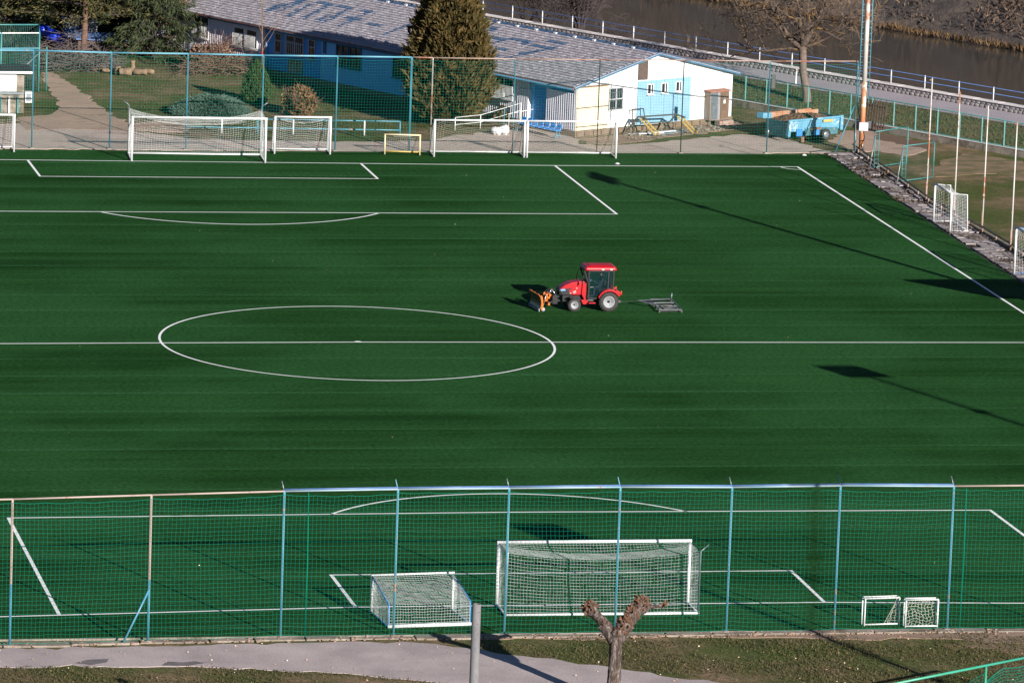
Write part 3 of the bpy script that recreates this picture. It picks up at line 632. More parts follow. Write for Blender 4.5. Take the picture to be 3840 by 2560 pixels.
for s in (-1, 1):
    wheel(0.0, s * 0.56, 0.47, 0.32, 22); wheel(1.67, s * 0.55, 0.31, 0.22, 20)
    arc = [(0.60 * math.cos(a), 0.47 + 0.60 * math.sin(a)) for a in np.linspace(R(20), R(150), 14)]
    inner = [(0.52 * math.cos(a), 0.47 + 0.52 * math.sin(a)) for a in np.linspace(R(150), R(20), 14)]
    MB().prism_y([(p[0] - .02, p[1] + .02) for p in arc] + [(-0.62, 0.74), (-0.60, 0.86)][:0] + inner, s * 0.56 - 0.20, s * 0.56 + 0.19).build('fender', 'tractor_red', tr, 0.02)
    MB().prism_y([(0.5 * math.cos(a), 0.48 + 0.515 * math.sin(a)) for a in np.linspace(R(10), R(170), 12)], s * 0.36 - 0.02, s * 0.36 + 0.02).build('wheel_arch', 'tractor_black', tr)
    MB().prism_y([(-0.30, 1.06), (-0.42, 1.03), (-0.62, 0.90), (-0.60, 0.80), (-0.40, 0.92)], s * 0.56 - 0.19, s * 0.56 + 0.18).build('fender_tail', 'tractor_red', tr, 0.02)
    MB().box((-0.60, s * 0.62, 0.96), (0.05, 0.12, 0.06)).build('tail_light', 'plough_orange', tr, 0.01)
    MB().prism_y([(1.40, 0.64), (1.95, 0.64), (1.90, 0.70), (1.68, 0.73), (1.45, 0.70)], s * 0.55 - 0.1, s * 0.55 + 0.1).build('front_mudguard', 'tractor_black', tr, 0.01)
# cab
CW = 0.54
cabf = MB()
for s in (-1, 1):
    y = s * CW
    for a, b_ in (((1.00, y, .62), (0.98, y, 1.0)), ((0.98, y, 1.0), (1.00, y, 1.97)), ((1.02, y * .92, 1.40), (1.22, y * .92, 1.95)), ((-0.20, y, 1.02), (-0.22, y, 1.97)), ((1.0, y, .62), (0.60, y, .62)), ((0.60, y, .62), (0.30, y, 0.98)), ((0.30, y, .98), (-0.20, y, 1.08)), ((0.98, y, 1.95), (-0.22, y, 1.95)), ((0.05, y, 1.06), (0.03, y, 1.95))): cabf.bar(a, b_, 0.07, 0.07)
for x, z in ((1.2, 1.95), (-0.22, 1.95), (-0.20, 1.06), (1.02, 1.38)): cabf.bar((x, -CW, z), (x, CW, z), 0.055)
cab = cabf.build('cab_frame', 'tractor_black', tr, 0.008)
for s in (-1, 1):
    y = s * (CW + 0.0)
    MB().prism_y([(0.98, .66), (0.98, 1.93), (0.04, 1.93), (0.06, 1.08), (0.30, 1.0), (0.60, .66)], y - .004, y + .004).build('door_glass', 'cab_glass', cab)
    MB().prism_y([(0.01, 1.1), (0.0, 1.93), (-0.20, 1.93), (-0.18, 1.1)], y - .004, y + .004).build('rear_side_glass', 'cab_glass', cab)
    MB().bar((0.93, s * (CW + .03), 1.17), (0.76, s * (CW + .03), 1.18), 0.03).build('door_handle', 'chrome', cab)
    MB().path([(1.2, s * .5, 1.84), (1.27, s * .66, 1.80), (1.32, s * .68, 1.6), (1.33, s * .68, 1.35)], 0.014, 5).build('mirror_arm', 'tractor_black', cab)
    MB().box((1.34, s * .68, 1.42), (0.04, 0.14, 0.18)).build('mirror', 'tractor_black', cab, 0.01)
MB().add([(1.03, -.5, 1.42), (1.03, .5, 1.42), (1.21, .5, 1.93), (1.21, -.5, 1.93)], [(0, 1, 2, 3)]).build('windscreen', 'cab_glass', cab)
MB().add([(-.21, -.5, 1.1), (-.21, .5, 1.1), (-.22, .5, 1.93), (-.22, -.5, 1.93)], [(3, 2, 1, 0)]).build('rear_glass', 'cab_glass', cab)
rf = MB().box((0.42, 0, 2.07), (1.62, 1.26, 0.20), taper=0.90).build('cab_roof', 'tractor_red', tr, 0.075)
MB().box((0.45, 0, 2.175), (1.1, 0.8, 0.05), taper=0.9).build('roof_panel', 'tractor_red', rf, 0.02)
for x in (0.33, -0.08):
    for s in (-1, 1): MB().box((x, s * 0.60, 2.03), (0.12, 0.05, 0.05)).build('work_light', 'white_paint', rf, 0.012)
MB().box((0.18, 0, 0.95), (0.5, 0.5, 0.14)).box((-0.08, 0, 1.28), (0.12, 0.46, 0.62), 0, 0, -0.15).build('seat', 'seat_cloth', tr, 0.04)
MB().tube((0.98, 0, 0.9), (0.80, 0, 1.35), 0.03).path([(0.79 + .08 * math.cos(a) * .4, 0.17 * math.sin(a), 1.36 + .17 * math.cos(a) * .6) for a in np.linspace(0, 6.28, 16)[:-1]], 0.014, 5, closed=True).build('steering_wheel', 'tractor_black', tr)
MB().box((0.85, 0.28, 1.46), (0.04, 0.12, 0.09)).build('display', 'lamp_lens', tr)
MB().path([(0.0, 0.0, .42), (-0.45, 0, .40), (-0.66, 0, .36)], 0.035, 6).box((-0.66, 0, .38), (.12, .12, .10)).build('tow_hitch', 'dark_steel', tr)
# plough
pl = MB(); A_, B_ = Vector((3.40, 0.80, 0)), Vector((3.58, -0.80, 0)); n_ = 10
fwd = Vector((0.994, 0.11, 0)); V = []
for i in range(2):
    for j in range(n_ + 1):
        q = j / n_; z = 0.16 + 0.62 * q; bow = -0.16 * math.sin(PI * (0.25 + 0.6 * q)) + 0.10
        p = (A_ if i == 0 else B_) + fwd * bow; V.append((p.x, p.y, z))
V += [(v[0] - fwd.x * .03, v[1] - fwd.y * .03, v[2]) for v in V]; k = n_ + 1
F = [(j, j + k, j + k + 1, j + 1) for j in range(n_)] + [(2 * k + j + 1, 2 * k + j + 1 + k, 2 * k + j + k, 2 * k + j) for j in range(n_)] + [(n_, k + n_, 3 * k + n_, 2 * k + n_)] + [(j + 1, 2 * k + j + 1, 2 * k + j, j) for j in range(n_)] + [(k + j, 3 * k + j, 3 * k + j + 1, k + j + 1) for j in range(n_)]
pb = pl.add(V, F).build('plough_blade', 'blade_face', tr)
MB().bar(tuple(A_ + Vector((.02, 0, .10))), tuple(B_ + Vector((.02, 0, .10))), 0.05, 0.14).build('scraper_edge', 'galvanised', pb)
MB().bar(tuple(A_ + fwd * .02 + Vector((0, 0, .80))), tuple(B_ + fwd * .02 + Vector((0, 0, .80))), 0.05, 0.04).build('blade_top_edge', 'plough_orange', pb)
fr = MB()
for y in (0.78, 0.25, -0.3, -0.78):
    x0 = lerp(3.40, 3.58, (0.8 - y) / 1.6) - 0.06
    fr.prism_y([(x0, 0.10), (x0 - .08, .10), (x0 - .12, .35), (x0 - .05, .78), (x0 + .03, .80), (x0 - .02, .45)], y - .03, y + .03)
fr.bar((3.26, .6, .62), (3.36, -.6, .62), .08).bar((3.26, .6, .30), (3.36, -.6, .30), .08)
fr.build('plough_frame', 'plough_orange', tr, 0.008)
MB().prism_y([(2.78, .78), (3.04, .80), (3.06, .60), (2.92, .50), (2.96, .28), (2.84, .22), (2.86, .40), (3.12, .45), (3.0, .55), (2.80, .55)], 0.15, 0.22).prism_y([(2.78, .78), (3.04, .80), (3.06, .60), (2.92, .50), (2.96, .28), (2.84, .22), (2.80, .55)], -0.22, -0.15).bar((2.82, -.35, .74), (2.82, .35, .74), .1).bar((2.86, -.35, .30), (2.86, .35, .30), .1).build('plough_bracket', 'plough_orange', tr, 0.008)
MB().bar((2.3, .16, .45), (2.9, .2, .35), .08).bar((2.3, -.16, .45), (2.9, -.2, .35), .08).bar((2.3, 0, .62), (2.85, 0, .66), .08).box((2.55, 0, .5), (.25, .5, .42)).build('front_linkage', 'tractor_black', tr, 0.01)
MB().tube((2.48, .22, .68), (2.74, .2, 1.02), .022).tube((2.74, .2, 1.02), (2.86, .2, .75), .03).tube((3.12, .35, .25), (3.02, .35, .82), .026).build('hydraulic_ram', 'chrome', tr)
MB().path([(2.45, .1, .8), (2.6, .12, 1.0), (2.8, .1, .98), (3.0, .15, .85)], .014, 5).path([(2.45, -.1, .8), (2.65, -.05, 1.03), (2.9, -.05, .95), (3.1, 0, .8)], .014, 5).build('hydraulic_hose', 'black_rubber', tr)
MB().lathe([(0, -.04), (.09, -.04), (.10, 0), (.09, .04), (0, .04)], 14, (3.20, .62, .10), 'y').build('support_wheel', 'rim_white', tr)
# driver: one continuous body grown over a skeleton
def person(name, label, loc, rz, J, E_, RAD, matname, hair):
    me = bpy.data.meshes.new(name); me.from_pydata(J, E_, []); me.materials.append(MATS[matname])
    o = bpy.data.objects.new(name, me); COL.objects.link(o); tag(o, label, 'person'); o.location = loc; o.rotation_euler = (0, 0, rz)
    sk = o.modifiers.new('skin', 'SKIN'); sk.use_smooth_shade = True
    for i, r in enumerate(RAD): me.skin_vertices[0].data[i].radius = (r, r) if not isinstance(r, tuple) else r
    me.skin_vertices[0].data[0].use_root = True
    o.modifiers.new('sub', 'SUBSURF').levels = 1; o.modifiers['sub'].render_levels = 2
    return o
mat('jacket', (0.025, 0.035, 0.06), (0.035, 0.045, 0.07), 6, 0.9); mat('skin_tone', (0.50, 0.30, 0.22), (0.45, 0.27, 0.2), 6, 0.6); mat('cap_cloth', (0.70, 0.70, 0.68), (0.6, 0.6, 0.58), 6, 0.9)
J = [(0, 0, 0), (0.02, 0, .22), (0.03, 0, .44), (0.04, 0, .54), (.42, .12, .03), (.46, .13, -.38), (.58, .13, -.40), (.42, -.12, .03), (.46, -.13, -.38), (.58, -.13, -.40), (.03, .19, .44), (.14, .23, .20), (.40, .17, .28), (.03, -.19, .44), (.14, -.23, .20), (.40, -.17, .28)]
E_ = [(0, 1), (1, 2), (2, 3), (0, 4), (4, 5), (5, 6), (0, 7), (7, 8), (8, 9), (2, 10), (10, 11), (11, 12), (2, 13), (13, 14), (14, 15)]
RAD = [.14, .14, .13, .06, .08, .055, .05, .08, .055, .05, .075, .055, .04, .075, .055, .04]
for base, s in ((12, 1), (15, -1)):
    for q in range(5):
        J.append((J[base][0] + (.05 if q else .02), J[base][1] + s * (-.035 + .018 * q), J[base][2] + (.03 if q else .0))); E_.append((base, len(J) - 1)); RAD.append(.010)
        J.append((J[base][0] + (.075 if q else .05), J[base][1] + s * (-.035 + .018 * q), J[base][2] + (.005 if q else .02))); E_.append((len(J) - 2, len(J) - 1)); RAD.append(.009)
drv = person('person', 'person in dark jacket and white cap driving inside the red tractor cab', (TR[0] - 0.20, TR[1], 1.06), PI, J, E_, RAD, 'jacket', None)
hdm = MB().blob((0.06, 0, .68), (.095, .078, .12), 14, 10, 0.0); hdm.blob((.155, 0, .665), (.022, .016, .028), 6, 5, 0); hdm.blob((.04, .08, .67), (.02, .012, .03), 6, 4, 0).blob((.04, -.08, .67), (.02, .012, .03), 6, 4, 0).build('head', 'skin_tone', drv)
MB().blob((0.145, .03, .70), (.008, .012, .008), 6, 4, 0).blob((0.145, -.03, .70), (.008, .012, .008), 6, 4, 0).build('eyes', 'tractor_black', drv)
MB().blob((0.05, 0, .75), (.105, .09, .075), 12, 6, 0).box((.17, 0, .735), (.09, .12, .012)).build('cap', 'cap_cloth', drv)
# drag mat
mat('drag_steel', (0.13, 0.14, 0.16), (0.08, 0.085, 0.10), 4, .4, metal=.3)
dm = thing('drag_frame', 'grey steel drag frame towed behind the red tractor', 'drag frame')
def bars(name, segs, w, matname, par):
    for a, b_ in segs: MB().bar(a, b_, w).build(name, matname, par)
q1, q2, q3, q4 = (15.99, 7.52), (17.10, 7.57), (17.22, 10.41), (16.13, 10.29)
A1, A2, A3, A4 = [(*q, 0.13) for q in (q1, q2, q3, q4)]
bars('frame_bar', [(A1, A2), (A4, A3), (A2, A3), (A1, A4), (v3(A1, A4, .33), v3(A2, A3, .33)), (v3(A1, A4, .66), v3(A2, A3, .66))], 0.045, 'drag_steel', dm)
H0 = (*(15.26, 9.07), 0.30)
bars('draw_bar', [(H0, v3(A1, A2, .98)), (H0, v3(A4, A3, .98)), (H0, v3(A1, A4, .5))], 0.04, 'drag_steel', dm)
for a in (A1, A2, A3, A4): MB().box((a[0], a[1], 0.07), (0.06, 0.10, 0.14)).build('skid', 'dark_steel', dm)
MB().tube((A3[0], A3[1], .1), (A3[0] + .03, A3[1], .42), .035).build('jack', 'galvanised', dm)
for q in (.1, .35, .62, .88): MB().bar(tuple(v3(A1, A4, q) - Vector((0, 0, .11))), tuple(v3(A2, A3, q) - Vector((0, 0, .11))), .10, .07).build('brush_strip', 'dark_steel', dm)
MB().path([(TR[0] + .68, TR[1], .36), tuple(v3((TR[0] + .68, TR[1], .33), H0, .5)), H0], .007, 5).build('tow_chain', 'dark_steel', dm)
# ------------------------------------------------------------------ long barn-like clubhouse
mat('wall_white', (0.70, 0.71, 0.71), (0.64, 0.65, 0.66), 0.6, 0.8, spots=(2.5, 0.72, (0.66, 0.65, 0.62)))
mat('wall_grey', (0.60, 0.59, 0.66), (0.52, 0.51, 0.58), 0.8, 0.85)
mat('wall_blue', (0.05, 0.26, 0.70), (0.065, 0.31, 0.74), 0.8, 0.7)
mat('wall_pale_blue', (0.15, 0.48, 0.88), (0.18, 0.52, 0.88), 0.7, 0.75)
mat('panel_blue', (0.17, 0.33, 0.45), (0.20, 0.36, 0.48), 0.9, 0.7)
mat('cream_board', (0.66, 0.60, 0.43), (0.60, 0.54, 0.39), 0.9, 0.8, spots=(3, 0.70, (0.55, 0.46, 0.33)))
mat('tile_grey', (0.365, 0.345, 0.385), (0.27, 0.255, 0.295), 1.8, 0.8, spots=(0.8, 0.64, (0.20, 0.20, 0.24)))
mat('tile_blue', (0.06, 0.13, 0.24), (0.05, 0.10, 0.19), 2.2, 0.75)
mat('window_trim', (0.35, 0.40, 0.48), (0.3, 0.34, 0.42), 2, .7)
mat('fascia_red', (0.34, 0.12, 0.08), (0.22, 0.10, 0.08), 2, 0.8)
mat('soffit_blue', (0.045, 0.14, 0.23), (0.03, 0.10, 0.18), 2, 0.7)
mat('door_brown', (0.16, 0.09, 0.055), (0.10, 0.06, 0.042), 1.6, .7, stretch=(1, 1, .4), spots=(2.2, .60, (.26, .25, .26)))
mat('door_rust', (0.26, 0.25, 0.27), (0.20, 0.13, 0.085), 1.4, 0.6, stretch=(1, 1, 0.35))
BO = Vector((23.2, 62.2, 0)); BA = R(30)
def BW(x, y, z=0.0):
    return (BO.x + x * math.cos(BA) - y * math.sin(BA), BO.y + x * math.sin(BA) + y * math.cos(BA), z)
bd = thing('clubhouse', 'long low white and blue clubhouse with grey tiled roof by the river', 'building', tuple(BO), BA)
WD, LN, EZ, RZ = 12.2, 41.0, 2.98, 4.44; XR = WD / 2
sl_ = (RZ - EZ) / XR
MB().prism([(-0.06, -0.06), (WD + .06, -0.06), (WD + .06, LN), (-0.06, LN)], -0.1, 0.34).build('foundation', 'foundation', bd)
rf_ = random.Random(21)
for i in range(19):   # rough foundation stones under the gable
    MB().box((0.3 + i * 0.64, -0.09, 0.17), (rf_.uniform(.5, .62), 0.1, rf_.uniform(.26, .33))).build('foundation_stone', 'foundation', bd, 0.03)
gw = MB().prism_y([(0, .34), (WD, .34), (WD, EZ - 0.02), (XR, RZ - 0.06), (0, EZ - 0.02)], 0.0, 0.22).build('gable_wall', 'wall_white', bd)
MB().prism_y([(0, .34), (WD, .34), (WD, EZ), (XR, RZ - .08), (0, EZ)], LN - .25, LN).build('gable_wall', 'wall_grey', bd)
MB().box((WD - .1, LN / 2, 1.66), (.2, LN - .6, 2.64)).build('rear_wall', 'wall_white', bd)
for y0, y1, mm in ((28.2, LN - .3, 'wall_grey'), (22.95, 28.2, 'wall_blue'), (8.2, 22.95, 'wall_pale_blue'), (4.2, 8.2, 'wall_grey'), (0.22, 4.2, 'wall_pale_blue')):
    MB().box((0.1 + (0.25 if y1 == 4.2 else 0), (y0 + y1) / 2, 1.66), (0.2, y1 - y0 - 0.004, 2.64)).build('wall_section', mm, bd)
def corr(y0, y1, z0, z1, x, mm, top=None):
    n = int((y1 - y0) / 0.045); V = []; F = []
    for i in range(n + 1):
        y = lerp(y0, y1, i / n); xx = x - 0.022 * math.sin(i * PI / 2)
        V += [(xx, y, z0), (xx, y, z1)]
    F = [(2 * i, 2 * i + 1, 2 * i + 3, 2 * i + 2) for i in range(n)]
    return MB().add(V, F).build('corrugated_panel', mm, bd)
corr(0.06, 2.52, 0.36, 2.48, -0.06, 'wall_grey'); corr(4.22, 5.0, 0.4, 2.2, -0.05, 'wall_grey'); corr(5.0, 8.2, 0.4, 1.4, -0.04, 'wall_grey')
corr(28.3, 40.5, 0.4, 2.95, -0.05, 'wall_grey')
MB().prism_y([(-0.06, 0.36), (0.34, 0.36), (0.34, 1.7), (0.14, 2.2), (-0.06, 2.2)], 4.12, 4.195).build('porch_wall', 'wall_grey', bd)
MB().box((0.24, 3.35, 1.4), (0.04, 1.0, 2.05)).build('side_door', 'wall_blue', bd)
def window(y0, y1, z0, z1, frame, cols=2, bars=0, x=-0.03):
    wn = MB().box((x + .03, (y0 + y1) / 2, (z0 + z1) / 2), (0.03, y1 - y0, z1 - z0)).build('window', 'window_glass', bd)
    f = MB()
    for y in [y0, y1] + [lerp(y0, y1, k / cols) for k in range(1, cols)]: f.box((x - .01, y, (z0 + z1) / 2), (.07, .07, z1 - z0 + .07))
    for z in (z0, z1, lerp(z0, z1, .62)): f.box((x - .012, (y0 + y1) / 2, z), (.066, y1 - y0, .06))
    f.build('window_frame', frame, wn)
    MB().box((x - .06, (y0 + y1) / 2, z0 - .07), (.16, y1 - y0 + .12, .04)).build('window_sill', frame, wn)
    for k in range(bars):
        y = lerp(y0, y1, (k + .5) / bars); MB().tube((x - .16, y, z0 - .02), (x - .16, y, lerp(z0, z1, .75)), .016, n=5).build('window_bar', 'white_paint', wn)
    return wn
window(33.7, 35.2, 1.45, 2.7, 'wall_white', 2, 10, -0.09); window(28.95, 30.0, 1.4, 2.5, 'wall_white', 1, 10, -0.09); window(30.2, 31.2, 1.4, 2.5, 'wall_white', 1, 9, -0.09)
window(26.7, 27.3, 1.46, 2.6, 'window_trim', 1); window(24.6, 26.25, 1.5, 2.6, 'window_trim', 2, 9); window(23.5, 24.1, 1.46, 2.6, 'window_trim', 1); window(19.2, 20.25, 1.4, 2.62, 'soffit_blue', 2); window(20.4, 21.45, 1.4, 2.62, 'soffit_blue', 2); window(14.6, 16.2, 1.4, 2.6, 'soffit_blue', 2)
wb = window(5.4, 7.1, 1.45, 2.6, 'wall_white', 2)
bc = MB()
for k in range(20): y = lerp(5.2, 7.3, k / 19); bc.box((-.30, y, 1.80), (.03, .045, .80))
bc.box((-.30, 6.25, 1.42), (.05, 2.1, .05)).box((-.30, 6.25, 2.2), (.05, 2.1, .05)); bc.build('window_cage', 'white_paint', wb)
MB().box((-.05, 25.3, .82), (.05, 1.35, .8), 0, 0, 0.1).build('leaning_board', 'concrete', bd)
MB().path([(-.3, 28.05, 2.95), (-.28, 28.05, 2.75), (-.10, 28.05, 2.5), (-.10, 28.05, .5), (-.25, 28.05, .35)], .06, 8).build('downpipe', 'panel_blue', bd)
MB().path([(4.60, -.05, 2.95), (4.60, -.05, .38)], .035, 6).build('downpipe', 'wall_white', bd)
MB().box((0.0, 22.6, 2.3), (.14, .25, .7)).build('meter_box', 'soffit_blue', bd)
# gable details
cb = MB().box((1.22, -0.04, 2.25), (2.38, .06, 1.16)).build('shutter_board', 'cream_board', bd, .006); MB().box((1.22, -0.04, 1.12), (2.38, .06, 1.06)).build('shutter_board', 'cream_board', bd, .006); MB().box((1.22, -0.04, 0.46), (2.38, .06, .20)).build('shutter_board', 'cream_board', bd, .006)
MB().box((1.22, -0.07, 2.86), (2.4, .12, .07)).build('shutter_trim', 'brown_wood', cb); MB().box((1.22, -0.06, 1.66), (2.4, .07, .05)).build('shutter_trim', 'dark_wood', cb); MB().box((1.22, -0.06, .575), (2.4, .07, .045)).build('shutter_trim', 'dark_wood', cb)
for k in range(24):
    MB().box((0.1 + (k % 6) * .45 + rf_.uniform(-.05, .05), -.075, (2.7, 1.82, 1.55, .68)[k // 6] + rf_.uniform(-.04, .04)), (.03, .02, .03)).build('bolt', 'dark_steel', cb)
for i in range(4): MB().box((5.20 + i * 1.04, -.03, 1.63), (1.025, .05, 2.52)).build('wall_panel', 'panel_blue', bd, .004)
def gwin(x0, x1, z0, z1):
    wn = MB().box(((x0 + x1) / 2, -.05, (z0 + z1) / 2), (x1 - x0, .05, z1 - z0)).build('small_window', 'window_glass', bd)
    f = MB()
    for x in (x0, x1, x0 + (x1 - x0) * .62): f.box((x, -.075, (z0 + z1) / 2), (.065, .05, z1 - z0 + .06))
    for z in (z0, z1): f.box(((x0 + x1) / 2, -.077, z), (x1 - x0, .046, .06))
    f.build('window_frame', 'white_paint', wn); MB().box(((x0 + x1) / 2, -.12, z0 - .06), (x1 - x0 + .1, .16, .04)).build('window_sill', 'white_paint', wn)
for a, b_ in ((5.40, 5.86), (6.50, 6.96), (7.62, 8.08)): gwin(a, b_, 2.12, 2.68)
wn = MB().box((3.02, -.02, 2.0), (1.0, .05, 1.25)).build('barred_window', 'window_glass', bd)
f = MB(); [f.box((x, -.05, 2.0), (.06, .05, 1.3)) for x in (2.52, 3.02, 3.52)]; [f.box((3.02, -.052, z), (1.0, .046, .06)) for z in (1.37, 2.0, 2.63)]; f.build('window_frame', 'white_paint', wn)
for k in range(9): MB().tube((2.46 + k * .14, -.16, 1.33), (2.46 + k * .14, -.16, 2.68), .012, n=5).build('window_bar', 'galvanised', wn)
for z in (1.5, 1.95, 2.4): MB().tube((2.44, -.16, z), (3.6, -.16, z), .012, n=5).build('window_bar', 'galvanised', wn)
MB().prism_y([(4.68, 2.98), (5.42, 2.98), (5.42, 4.14), (4.68, 3.96)], -.06, .0).build('loft_hatch', 'dark_wood', bd, .004)
for x in (2.42, 8.92, 10.6): MB().box((x, -.004, 1.65), (.025, .02, 2.6)).build('wall_joint', 'galvanised', bd)
MB().box((WD / 2, -.006, 2.94), (WD, .022, .025)).build('wall_joint', 'galvanised', bd)
lob = MB().box((10.75, -.26, 1.12), (1.50, .52, 1.66)).build('entrance_lobby', 'door_rust', bd, .01)
MB().box((10.75, -.28, 2.0), (1.62, .66, .07), 0, .05, 0).build('lobby_roof', 'fascia_red', lob); MB().box((10.2, -.53, 1.18), (.03, .03, 1.6)).build('door_edge', 'dark_steel', lob)
MB().box((11.13, -.535, 1.15), (.66, .03, 1.62)).build('rusty_door', 'door_brown', lob); MB().box((11.1, -.558, 1.35), (.16, .01, .22)).build('door_notice', 'white_paint', lob); MB().box((10.33, -.535, 1.15), (.5, .03, 1.62)).build('door_leaf', 'galvanised', lob)
MB().box((10.95, -.75, .15), (1.1, .45, .3)).build('door_step', 'rusty_steel', bd, .01)
# roof
dk = MB().prism_y([(-.42, EZ - .42 * sl_ - .09), (XR, RZ - .07), (WD + .42, EZ - .42 * sl_ - .09), (WD + .42, EZ - .42 * sl_ + .02), (XR, RZ + .04), (-.42, EZ - .42 * sl_ + .02)], -.28, LN + .2).build('roof', 'tile_grey', bd)
MB().box((-.44, LN / 2, EZ - .42 * sl_ - .06), (.05, LN + .4, .16)).build('fascia', 'fascia_red', dk)
MB().path([(-.53, -.2, EZ - .17), (-.53, LN, EZ - .17)], .055, 6).build('gutter', 'soffit_blue', dk)
MB().box((-.2, LN / 2, EZ - .22), (.36, LN, .03)).build('soffit', 'soffit_blue', dk)
for s in (0, 1):
    x0, x1 = (-.44, XR) if s == 0 else (WD + .44, XR)
    MB().bar((x0, -.31, EZ - .42 * sl_ - .07), (x1, -.31, RZ - .03), .04, .09).build('bargeboard', 'soffit_blue', dk)
    MB().bar((x0, -.295, EZ - .42 * sl_ + .06), (x1, -.295, RZ + .09), .09, .03).build('verge_trim', 'tile_blue', dk)
ST = [((26.56, 1.66), (27.36, 4.25)), ((28.49, 4.24), (27.15, 4.34)), ((24.64, 1.79), (25.38, 4.16)), ((26.57, 4.12), (25.38, 4.16)), ((23.12, 1.64), (23.53, 4.25)), ((24.33, 4.14), (23.44, 4.18)), ((24.08, 2.85), (22.97, 2.86)), ((25.3, 1.73), (25.54, 2.68)), ((27.98, 1.63), (28.56, 3.62)), ((29.93, 1.84), (29.97, 4.08)), ((29.43, 1.94), (29.6, 4.12)), ((30.27, 1.7), (30.4, 3.06)), ((21.52, 2.68), (20.49, 2.67)), ((19.06, 1.56), (18.86, 3.84)), ((12.36, 3.99), (11.02, 4.07)), ((10.96, 3.08), (10.58, 4.26)), ((10.66, 4.23), (8.72, 4.07)), ((10.26, 2.38), (8.91, 2.72)), ((7.84, 1.7), (7.45, 2.87)), ((7.26, 2.7), (6.71, 4.2)), ((8.15, 3.94), (6.52, 4.03)), ((7.96, 4.91), (6.71, 4.95)), ((13.4, 5.07), (12.83, 5.06)), ((9.37, 1.52), (8.58, 1.5))]
def dseg(p, a, b_):
    ax, ay = a; bx, by = b_; dx, dy = bx - ax, by - ay; q = max(0, min(1, ((p[0] - ax) * dx + (p[1] - ay) * dy) / (dx * dx + dy * dy))); return math.hypot(p[0] - ax - q * dx, p[1] - ay - q * dy)
th = math.atan(sl_); rt_ = random.Random(31); proto = {}; joined = {'tile_grey': MB(), 'tile_blue': MB()}; cnt = 0
for j in range(int((LN + .4) / .262)):
    y = -.16 + j * .262
    for i in range(20):
        xs = -.30 + i * .325
        if xs > XR - .02: break
        mm = 'tile_blue' if any(dseg((y, xs), a, b_) < .17 for a, b_ in ST) else 'tile_grey'
        yy = y + (.13 if i % 2 else 0) + rt_.uniform(-.012, .012); z = EZ + xs * sl_ + .065 + rt_.uniform(-.006, .008)
        rot = (rt_.uniform(-.03, .03), -th + .17 + rt_.uniform(-.02, .02), rt_.uniform(-.03, .03))
        if cnt < 296 and y < 3.9:
            cnt += 1
            if mm not in proto: o = proto[mm] = MB().box((0, 0, 0), (.37, .236, .05)).build('roof_tile', mm, dk); o.location = (xs, yy, z); o.rotation_euler = rot
            else: share('roof_tile', proto[mm], dk, (xs, yy, z), rot)
        else: joined[mm].box((xs, yy, z), (.37, .236, .05), rot[2], rot[0], rot[1])
for mm, q in joined.items(): q.build('roof_tiles', mm, dk, kind='stuff')
for k in range(46): MB().lathe([(.16, -.42), (.13, .42)], 8, (0, 0, 0), 'y').build('ridge_tile', 'tile_blue', dk).location = (XR, .3 + k * .88, RZ + .03)
for k in range(22): MB().box((XR - .14, 1.87 + k * 1.70, EZ + (XR - .14) * sl_ + .13), (.16, .24, .08), 0, 0, -th).build('roof_vent', 'white_paint', dk, .02)
# ------------------------------------------------------------------ things around the clubhouse
bn = thing('seat_bench', 'row of blue plastic stadium seats on a blue bench by the barn corner', 'bench', BW(-1.25, 1.75), BA)
mat('seat_blue', (0.02, 0.20, 0.58), (0.03, 0.24, 0.62), 3, 0.4)
for k in range(7):
    y = -1.55 + k * .5
    st = MB().prism_y([(-.22, .42), (.18, .42), (.24, .80), (.19, .82), (.12, .50), (-.20, .49)], y - .19, y + .19).build('seat', 'seat_blue', bn, .03)
MB().bar((0, -1.8, .38), (0, 1.8, .38), .08).build('seat_rail', 'dark_wood', bn)
for y in (-1.65, 1.65):
    for s in (-1, 1): MB().bar((s * .22, y, 0), (s * .06, y, .40), .05).build('leg', 'blue_steel', bn)
    MB().bar((-.15, y, .15), (.15, y, .15), .04).build('leg_brace', 'blue_steel', bn)
hr = thing('stair_handrail', 'white bent pipe handrail by the barn side door', 'handrail')
MB().path([BW(-1.9, 3.6), BW(-1.9, 3.6, 1.0), BW(-.6, 3.0, 1.25)], .026, 8).build('rail', 'white_paint', hr); MB().tube(BW(-1.0, 3.2), BW(-1.0, 3.2, 1.12), .024).build('post', 'white_paint', hr)
rr = thing('ramp_railing', 'thin white and blue pipe railing sloping up past the big thuja', 'railing')
pp = [(*(16.64, 64.43), .75), (*(18.25, 65.14), .8), (*(19.70, 65.52), 1.15), (*(20.74, 65.88), 1.4)]
MB().path(pp, .022, 6).path([(p[0], p[1], p[2] - .42) for p in pp], .018, 6).build('rail', 'white_paint', rr)
for i, p in enumerate(pp): MB().tube((p[0], p[1], 0), p, .03).build('post', 'blue_steel' if i == 2 else 'white_paint', rr)
mb = MB(); rb = random.Random(4)
for k in range(7): mb.blob((rb.uniform(-.45, .45), rb.uniform(-.15, .15), .22 + rb.uniform(-.05, .12) + (-.12 if k > 3 else .05)), (rb.uniform(.22, .34), .24, rb.uniform(.16, .24)), 9, 7, .16, rb)
o = mb.build('white_sack', 'white_paint'); o.location = (*(18.92, 63.05), 0.0); tag(o, 'crumpled white sack lying behind the left wide training goal', 'sack')
